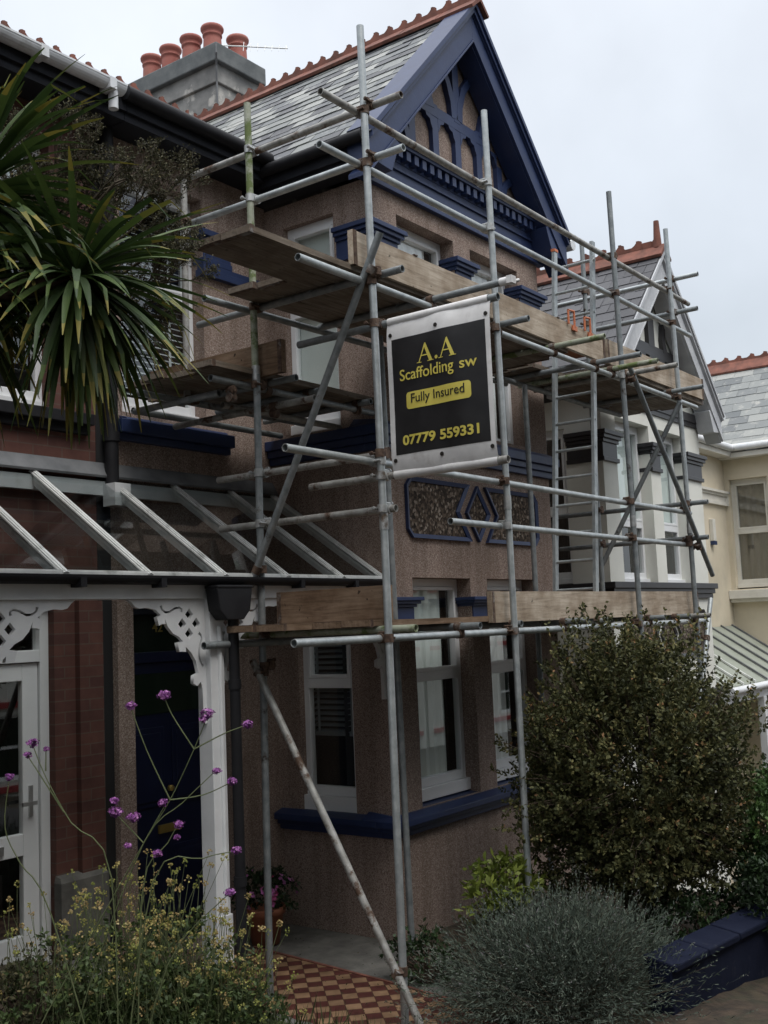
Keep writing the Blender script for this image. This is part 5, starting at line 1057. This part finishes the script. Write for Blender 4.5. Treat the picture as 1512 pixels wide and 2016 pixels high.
# palm: two heads of strap leaves on a forked trunk left of the picture
pm = thing('cordyline_palm', 'cabbage palm with long strap leaves hanging in at upper left', 'palm', (-3.15, .55, .45))
mb = MB(); H1, H2 = Vector((-2.545, -.31, 3.87)), Vector((-2.83, .02, 4.22))
H3 = Vector((-2.86, .10, 3.86))
mb.chain([(-3.15, .62, .40), (-3.2, .62, 1.6), (-3.2, .55, 2.7), (-3.12, .38, 3.4)], .10, .07, 10); mb.chain([(-3.12, .38, 3.4), (-2.95, .1, 3.66), (-2.78, -.1, 3.80), H1], .06, .045, 9); mb.chain([(-3.12, .38, 3.4), (-3.02, .2, 3.8), H2], .06, .045, 9)
mb.build('trunk', 'bark', pm)
def blades(name, H, n, lmin, lmax, w, seed, bias=None, elmin=-70, elmax=85):
    rg = random.Random(seed); mb = MB()
    for i in range(n):
        az = rg.uniform(0, 2 * math.pi); el = R(rg.uniform(elmin, elmax)); L_ = rg.uniform(lmin, lmax); dd = Vector((math.cos(az) * math.cos(el), math.sin(az) * math.cos(el), math.sin(el)))
        if bias and rg.random() < .35: dd = (dd + Vector(bias) * .8).normalized()
        side = dd.cross(Vector((0, 0, 1))); side = side.normalized() if side.length > .1 else Vector((1, 0, 0)); p = H + dd * .03; st_ = L_ / 9; pts = []; g = rg.uniform(.02, .075)
        kink = rg.random() < .12
        for j in range(10):
            pts.append(p.copy()); dd = (dd + Vector((0, 0, -g * (1 + j * .14)))).normalized(); p += dd * st_
            if kink and j == 6: dd = (dd + Vector((0, 0, -1.1))).normalized()
        tone = min(1, max(0, rg.gauss(.42, .18))); ro = rg.uniform(-.5, .5)
        for j in range(9):
            def wv(t_): return w * (.55 + .6 * t_ if t_ < .45 else .82 * (1 - ((t_ - .45) / .55) ** 1.6) + .004 / w)
            v = []
            for jj in (j, j + 1):
                t_ = jj / 9; c = pts[jj]; tt = (pts[min(jj + 1, 9)] - pts[max(jj - 1, 0)]).normalized(); s_ = (side + tt.cross(side) * ro).normalized(); nn = s_.cross(tt)
                hw = wv(t_) * .5; v += [c - s_ * hw + nn * hw * .35, c, c + s_ * hw + nn * hw * .35]
            tn = min(1, tone + (.45 if j >= 7 and rg.random() < .6 else 0) + (.12 if j > 4 else 0))
            mb.add(v, [(0, 1, 4, 3), (1, 2, 5, 4)], tn, True)
    return mb.build(name, 'palm', pm)
blades('leaf_head', H1, 260, .40, .70, .040, 3, (.35, -.5, -.9), -88, 58); blades('leaf_head', H2, 190, .50, .78, .042, 5, (.6, -.6, .0)); blades('leaf_head', H3, 170, .4, .72, .040, 9, (.3, -.4, -.8), -88, 40)
# twiggy shrub behind the palm
tw = thing('twiggy_shrub', 'tall brownish twiggy shrub with tiny leaves behind the palm', 'shrub', (-3.1, 1.0, .45))
mb = MB(); LR, LT = [], []
def grow(p, dd, ln, r_, dep):
    q = p + dd * ln; mid = p.lerp(q, .5) + Vector((random.uniform(-1, 1), random.uniform(-1, 1), random.uniform(-1, 1))) * ln * .05
    mb.chain([p, mid, q], r_, r_ * .7, 4 if dep > 1 else 6)
    if dep >= 2: LR.append(p); LT.append(q)
    if dep >= 5: return
    for k in range(3):
        nd = (dd + Vector((random.gauss(0, .42), random.gauss(0, .42), random.gauss(.16, .38)))).normalized(); grow(p.lerp(q, random.uniform(.55, 1)), nd, ln * random.uniform(.55, .80), r_ * .62, dep + 1)
def at(x, y, z): return Vector((x, y, z))
for (q, b_) in (((-2.01, .17, 4.55), 0), ((-1.93, .12, 4.40), 1), ((-1.92, .10, 4.25), 2), ((-2.16, .36, 4.56), 0), ((-2.07, .30, 4.42), 1), ((-2.27, .51, 4.52), 3), ((-1.98, .10, 4.58), 0), ((-1.91, .10, 4.05), 2), ((-1.90, .05, 4.36), 1), ((-1.89, .04, 4.18), 2), ((-1.92, .10, 3.98), 2), ((-2.2, .48, 4.44), 3), ((-2.32, .58, 4.62), 3), ((-1.93, .19, 3.88), 2), ((-2.12, .43, 4.08), 1), ((-2.1, .3, 4.48), 0), ((-2.2, .4, 4.46), 3)):
    b = Vector(q); a = Vector(((-2.26, .56, 4.05), (-2.26, .56, 3.95), (-2.24, .54, 3.85), (-2.42, .70, 4.1))[b_]); mid = a.lerp(b, .5) + Vector((random.uniform(-.04, .04), random.uniform(-.04, .04), -.02))
    mb.chain([a, mid, b], .011, .006, 6); dd = (b - a).normalized()
    for k in range(3): grow((mid if k == 0 else b.lerp(mid, .3 * (k - 1))), (dd * .8 + Vector((random.gauss(.0, .4), random.gauss(-.0, .4), random.gauss(.15, .3)))).normalized(), random.uniform(.15, .21), .0055, 1)
for a in ((-2.26, .56, 4.05), (-2.26, .56, 3.95), (-2.24, .54, 3.85), (-2.42, .70, 4.1)): mb.chain([(-3.1, 1.0, .45), (-3.1, 1.0, 1.8), (-3.1, .95, 3.0), (-2.85, .85, 3.75), a], .028, .011, 7)
mb.build('branches', 'twigbark', tw)
LR = np.array([tuple(p) for p in LR]); LT = np.array([tuple(p) for p in LT]); P, D, Wv = sprig_leaves(LR, LT, 6, .014, .0075, .75, .006)
quads('foliage', P, D, Wv, np.clip(rng.normal(.45, .22, len(P)), 0, 1), 'twigleaf', tw)
# verbena: tall wiry stems with flat purple heads
ST = dict(a=[(-2.78, -.10, .45), (-2.723, -.201, .81), (-2.576, -.497, 1.341), (-2.511, -.626, 1.568), (-2.46, -.723, 1.729), (-2.417, -.816, 1.919), (-2.395, -.869, 2.043)], b=[(-2.417, -.816, 1.919), (-2.473, -.762, 2.049), (-2.497, -.743, 2.124)], c=[(-2.417, -.816, 1.919), (-2.354, -.913, 1.973), (-2.304, -.987, 2.002)], d=[(-2.46, -.723, 1.729), (-2.523, -.67, 1.917), (-2.57, -.636, 2.087)], e=[(-2.46, -.723, 1.729), (-2.386, -.827, 1.743), (-2.325, -.919, 1.787)])
ST2 = dict(f=[(-2.67, -.25, .45), (-2.607, -.392, .995), (-2.511, -.626, 1.568), (-2.431, -.762, 1.717), (-2.368, -.867, 1.825)], g=[(-2.511, -.626, 1.568), (-2.553, -.58, 1.639), (-2.578, -.553, 1.679)], h=[(-2.511, -.626, 1.568), (-2.471, -.706, 1.71)], i=[(-2.5, -.55, .5), (-2.503, -.602, 1.374), (-2.456, -.7, 1.564), (-2.437, -.738, 1.631)], l=[(-2.55, -.5, .5), (-2.482, -.638, 1.412), (-2.372, -.804, 1.5), (-2.302, -.904, 1.522)], m=[(-2.5, -.5, .5), (-2.429, -.655, 1.098), (-2.306, -.87, 1.36)])
ST3 = dict(j=[(-2.55, -.5, .45), (-2.576, -.514, 1.438), (-2.681, -.409, 1.658), (-2.749, -.347, 1.837), (-2.785, -.319, 1.959)], k=[(-2.55, -.5, .45), (-2.706, -.312, 1.312), (-2.787, -.236, 1.511), (-2.83, -.202, 1.649), (-2.832, -.233, 1.833)], n=[(-2.749, -.347, 1.86), (-2.755, -.358, 1.94)], o=[(-2.70, -.39, 1.70), (-2.765, -.33, 1.85), (-2.795, -.299, 1.92)])
def verbena(label, stems, heads, base):
    vb = thing('verbena', label, 'flower', base, 'verbena plants in the left bed'); mb = MB()
    for s_ in stems.values():
        pts = []
        P = [Vector(p) for p in s_]
        for i in range(len(P) - 1):
            for k in range(4):
                t_ = k / 4; a, b, c, d_ = P[max(i - 1, 0)], P[i], P[i + 1], P[min(i + 2, len(P) - 1)]
                pts.append(.5 * ((2 * b) + (c - a) * t_ + (2 * a - 5 * b + 4 * c - d_) * t_ ** 2 + (3 * b - a - 3 * c + d_) * t_ ** 3))
        pts.append(P[-1]); mb.chain(pts, .0032, .0018, 5)
    mb.build('stem', 'stem', vb)
    for (h, s_) in heads:
        n_ = int(48 * s_); c = np.array(h); dd = unit(rng.normal(size=(n_, 3)) + np.array([0, 0, .75])); P = c + dd * np.array([.026, .026, .017]) * s_ * rng.uniform(.6, 1.05, n_)[:, None]
        Pq, Dq, Wq = [], [], []
        for k in range(5):     # five tiny petals to each floret
            pd = unit(np.cross(dd, rng.normal(size=(n_, 3))) + dd * .35); Pq.append(P); Dq.append(pd * .0085); Wq.append(unit(np.cross(pd, dd)) * .0033)
        st_ = c + np.array([0, 0, -.022]) * s_; Pq.append(np.repeat(st_[None], n_, 0)); Dq.append(P - st_); Wq.append(perp(P - st_) * .0012)
        quads('flower_head', np.concatenate(Pq), np.concatenate(Dq), np.concatenate(Wq), np.concatenate([np.repeat(rng.uniform(.25, 1, n_)[None], 5, 0).ravel(), np.full(n_, .1)]), 'purple', vb)
verbena('tall verbena with five purple heads in front of the blue door', ST, [((-2.497, -.743, 2.13), 1.0), ((-2.571, -.637, 2.095), .8), ((-2.396, -.87, 2.052), 1.1), ((-2.405, -.858, 2.03), .6), ((-2.302, -.991, 2.005), .85), ((-2.324, -.923, 1.79), .75)], (-2.78, -.1, .42))
verbena('verbena with clustered purple heads low in front of the porch post', ST2, [((-2.361, -.879, 1.832), .6), ((-2.587, -.55, 1.734), .7), ((-2.581, -.551, 1.692), 1.1), ((-2.541, -.602, 1.668), 1.0), ((-2.477, -.699, 1.72), .7), ((-2.435, -.742, 1.635), .75), ((-2.436, -.732, 1.585), .5), ((-2.298, -.911, 1.525), .75), ((-2.304, -.874, 1.365), .8), ((-2.477, -.665, 1.527), .7), ((-2.546, -.576, 1.561), .55)], (-2.6, -.4, .42))
verbena('verbena with small purple heads in front of the white door', ST3, [((-2.787, -.319, 1.968), .9), ((-2.754, -.359, 1.943), .4), ((-2.796, -.298, 1.923), .6), ((-2.833, -.234, 1.842), .7)], (-2.5, -.5, .42))
# seed-head clump with leaves
def clump(label, c, env, n, hmin, hmax, m_leaf=1500):
    t_ = thing('seedhead_plant', label, 'plant', (c[0], c[1], .40), 'gone-to-seed plants in the left bed'); mb = MB(); Ps, Ds, Ws, Rs = [], [], [], []; tips = []
    for k in range(n):
        b_ = Vector((c[0] + random.gauss(0, env[0] * .4), c[1] + random.gauss(0, env[1] * .4), .42)); hh = random.uniform(hmin, hmax); tpp = b_ + Vector((random.gauss(0, env[0] * .5), random.gauss(0, env[1] * .5), hh)); mid = b_.lerp(tpp, .5) + Vector((random.gauss(0, .03), random.gauss(0, .03), 0))
        mb.chain([b_, mid, tpp], .0022, .0011, 4); q = random.choice((7, 11, 16)); s_ = random.uniform(.012, .022); tone = random.uniform(0, .9)
        cc = np.array(tpp); dd = unit(rng.normal(size=(q, 3)) + np.array([0, 0, .5])); pp = cc + dd * s_ * rng.uniform(.5, 1.1, q)[:, None]
        for i in range(3): w_ = unit(rng.normal(size=(q, 3))); Ps.append(pp - w_ * .005); Ds.append(w_ * .010); Ws.append(perp(w_) * .005); Rs.append(np.clip(tone + rng.normal(0, .12, q), 0, 1))
        tips.append((b_, tpp))
    mb.build('stem', 'stem', t_); quads('seed_heads', np.concatenate(Ps), np.concatenate(Ds), np.concatenate(Ws), np.concatenate(Rs), 'seed', t_)
    rt = np.array([tuple(a.lerp(b, random.uniform(.1, .75))) for a, b in tips for _ in range(max(1, m_leaf // (12 * n)))]); tp = rt + unit(rng.normal(size=rt.shape) + np.array([0, 0, .6])) * .07
    P, D, Wv = sprig_leaves(rt, tp, 12, .032, .015, .7); quads('leaves', P, D, Wv, np.clip(rng.normal(.42, .2, len(P)), 0, 1), 'weed', t_)
clump('yellowish seed-head plant right of the stone plinth, tallest of the bed', (-1.95, .02), (.28, .28), 190, .32, .92, 9000)
clump('brown and yellow seed-head plant at the foot of the porch post', (-1.76, -.18), (.24, .24), 150, .28, .68, 6500)
clump('thin seed-head plant in front of the white door', (-2.16, .32), (.26, .26), 90, .30, .80, 4500)
clump('low seed-head plant in front of the scaffold pole foot', (-1.66, -.34), (.15, .15), 40, .2, .46, 1800)
leafy('dried_plant', 'brown dried flower clump at the lower left corner', 'plant', (-2.24, .44, .72), (.16, .16, .16), 150, .03, .012, 'twigleaf')
n_ = 5200; P = np.stack([rng.uniform(-3.2, -1.05, n_), rng.uniform(-1.35, .9, n_), np.zeros(n_)], 1); P[:, 2] = gz(P[:, 0], P[:, 1]) - .01; D = unit(np.stack([rng.normal(0, .35, n_), rng.normal(0, .35, n_), np.ones(n_)], 1)) * rng.uniform(.08, .26, n_)[:, None]; Wv = perp(D) * .004
g_ = quads('grass', P, D, Wv, rng.uniform(0, 1, n_), 'grass'); tag(g_, kind='stuff')
n_ = 420; P = np.stack([rng.uniform(-.7, 1.4, n_), rng.uniform(-.4, 2.1, n_), np.full(n_, .016)], 1); a_ = rng.uniform(0, 6.28, n_); D = np.stack([np.cos(a_), np.sin(a_), rng.uniform(0, .4, n_)], 1) * rng.uniform(.008, .028, n_)[:, None]; Wv = np.stack([-np.sin(a_), np.cos(a_), rng.uniform(-.3, .3, n_)], 1) * .005
tag(quads('leaf_litter', P, D, Wv, rng.uniform(0, 1, n_), 'twigleaf'), kind='stuff')
# flower pot by the wall
pt = thing('flower_pot', 'terracotta flower pot of pink and purple flowers on the concrete by the house wall', 'flower pot', (.92, 1.95, 0))
mb = MB(); mb.lathe((.92, 1.95, 0), [(.0, .004), (.105, .004), (.14, .22), (.155, .225), (.16, .275), (.145, .278), (.135, .25), (.0, .25)], 24); mb.build('pot', 'clay', pt)
d_ = unit(rng.normal(size=(150, 3)) + np.array([0, 0, .5])); rt = np.array([.92, 1.95, .36]) + d_ * np.array([.22, .22, .14]) * rng.uniform(.4, 1, 150)[:, None]; P, D, Wv = sprig_leaves(rt, rt + d_ * .08, 9, .035, .02, .6); quads('leaves', P, D, Wv, np.clip(rng.normal(.4, .2, len(P)), 0, 1), 'bush_green', pt)
d_ = unit(rng.normal(size=(46, 3)) + np.array([-.4, -.5, .6])); c_ = np.array([.92, 1.95, .38]) + d_ * np.array([.25, .25, .16]); kk = np.repeat(np.arange(46), 6); pd = unit(np.cross(d_[kk], rng.normal(size=(276, 3))) + d_[kk] * .3); quads('flowers', c_[kk], pd * .024, unit(np.cross(pd, d_[kk])) * .011, np.repeat(rng.uniform(0, 1, 46), 6), 'pink', pt)

# ---------------------------------------------------------------- across the street: the houses mirrored in the windows
for k, (x0, lab) in enumerate(((-16, 'white house with red trim across the street, furthest left'), (-7, 'white house with red trim across the street, behind the camera'), (2, 'white house with red trim across the street, opposite the scaffold'), (11, 'white house with red trim across the street, opposite the white house'), (20, 'white house with red trim down the street'), (29, 'white house with red trim furthest down the street'))):
    zg = float(gz(min(x0 + 4, 16), -8)) - .2; h = thing('facing_house', lab, 'house', (x0 + 4.4, -17, zg), 'houses across the street'); mb = MB(); F = Frame((x0 + 8.8, -17, zg), (-1, 0, 0), (0, 1, 0))
    hs = [(u, u + 1.0, z, z + 1.7) for u in (.9, 2.4, 5.0, 6.8) for z in (1.0, 4.1)]; F.wall(mb, 0, 8.8, -2, 6.6, hs, .18); mb.quad((x0, -17, zg - 2), (x0, -25, zg - 2), (x0, -25, zg + 6.6), (x0, -17, zg + 6.6)); mb.quad((x0 + 8.8, -25, zg - 2), (x0 + 8.8, -17, zg - 2), (x0 + 8.8, -17, zg + 6.6), (x0 + 8.8, -25, zg + 6.6)); mb.build('wall', 'white_render', h)
    mb = MB()
    for z in (.7, 2.9, 3.8, 6.0): F.box(mb, .3, 8.5, z, z + .16, 0, .08)
    mb.build('trim', 'red_trim', h)
    for (a, b, c, d_) in hs:
        mb = MB(); kq = -.12
        for (u0, u1, z0, z1) in ((a, a + .08, c, d_), (b - .08, b, c, d_), (a + .08, b - .08, d_ - .08, d_), (a + .08, b - .08, c, c + .1), (a + .08, b - .08, (c + d_) / 2 - .04, (c + d_) / 2 + .04)): F.box(mb, u0, u1, z0, z1, kq - .05, kq)
        w = mb.build('window', 'upvc', h); mb = MB(); mb.quad(F.p(a + .08, c + .1, kq - .03), F.p(b - .08, c + .1, kq - .03), F.p(b - .08, d_ - .08, kq - .03), F.p(a + .08, d_ - .08, kq - .03)); mb.build('pane', 'door_glass', w)
    mb = MB(); mb.quad((x0 - .2, -16.7, zg + 6.5), (x0 + 9, -16.7, zg + 6.5), (x0 + 9, -21, zg + 9.2), (x0 - .2, -21, zg + 9.2)); mb.quad((x0 - .2, -25.3, zg + 6.5), (x0 - .2, -21, zg + 9.2), (x0 + 9, -21, zg + 9.2), (x0 + 9, -25.3, zg + 6.5)); mb.build('roof', 'slate_dark', h)
for (x, y, e_, h_, n, lab) in ((9.5, -9.5, (1.5, 1.4, 1.6), 3.3, 700, 'street tree opposite the bay windows'), (-7.6, -7.9, (3.3, 2.5, 3.8), 5.4, 2200, 'unseen broad tree added to block sky light, behind the camera to its left'), (-2.0, -7.4, (3.1, 2.2, 3.6), 5.3, 2200, 'unseen broad tree added to block sky light, behind the camera nearest the porch'), (3.8, -8.2, (3.0, 2.1, 3.2), 4.8, 2000, 'unseen broad tree added to block sky light, across from the scaffold')):  # the three broad trees are added out of view to darken the lower storey
    z0 = float(gz(x, -8)); t_ = thing('off_view_tree', lab, 'tree', (x, y, z0)); mb = MB(); mb.chain([(x, y, z0 - .1), (x + .1, y, z0 + 1.4), (x, y + .1, z0 + 3.0)], .14, .07, 9)
    for k in range(6): a = k * 1.05; mb.chain([(x, y + .05, z0 + 1.8 + .2 * k), (x + math.cos(a) * .9, y + math.sin(a) * .9, z0 + 2.9 + .25 * k)], .05, .015, 6)
    mb.build('trunk', 'bark', t_); d_ = unit(rng.normal(size=(n, 3))); rt = np.array([x, y, z0 + h_]) + d_ * np.array(e_) * rng.uniform(.4, 1, n)[:, None]; P, D, Wv = sprig_leaves(rt, rt + d_ * .4, 10, .24, .15, .65); quads('crown', P, D, Wv, np.clip(rng.normal(.5, .2, len(P)), 0, 1), 'bush_green', t_)
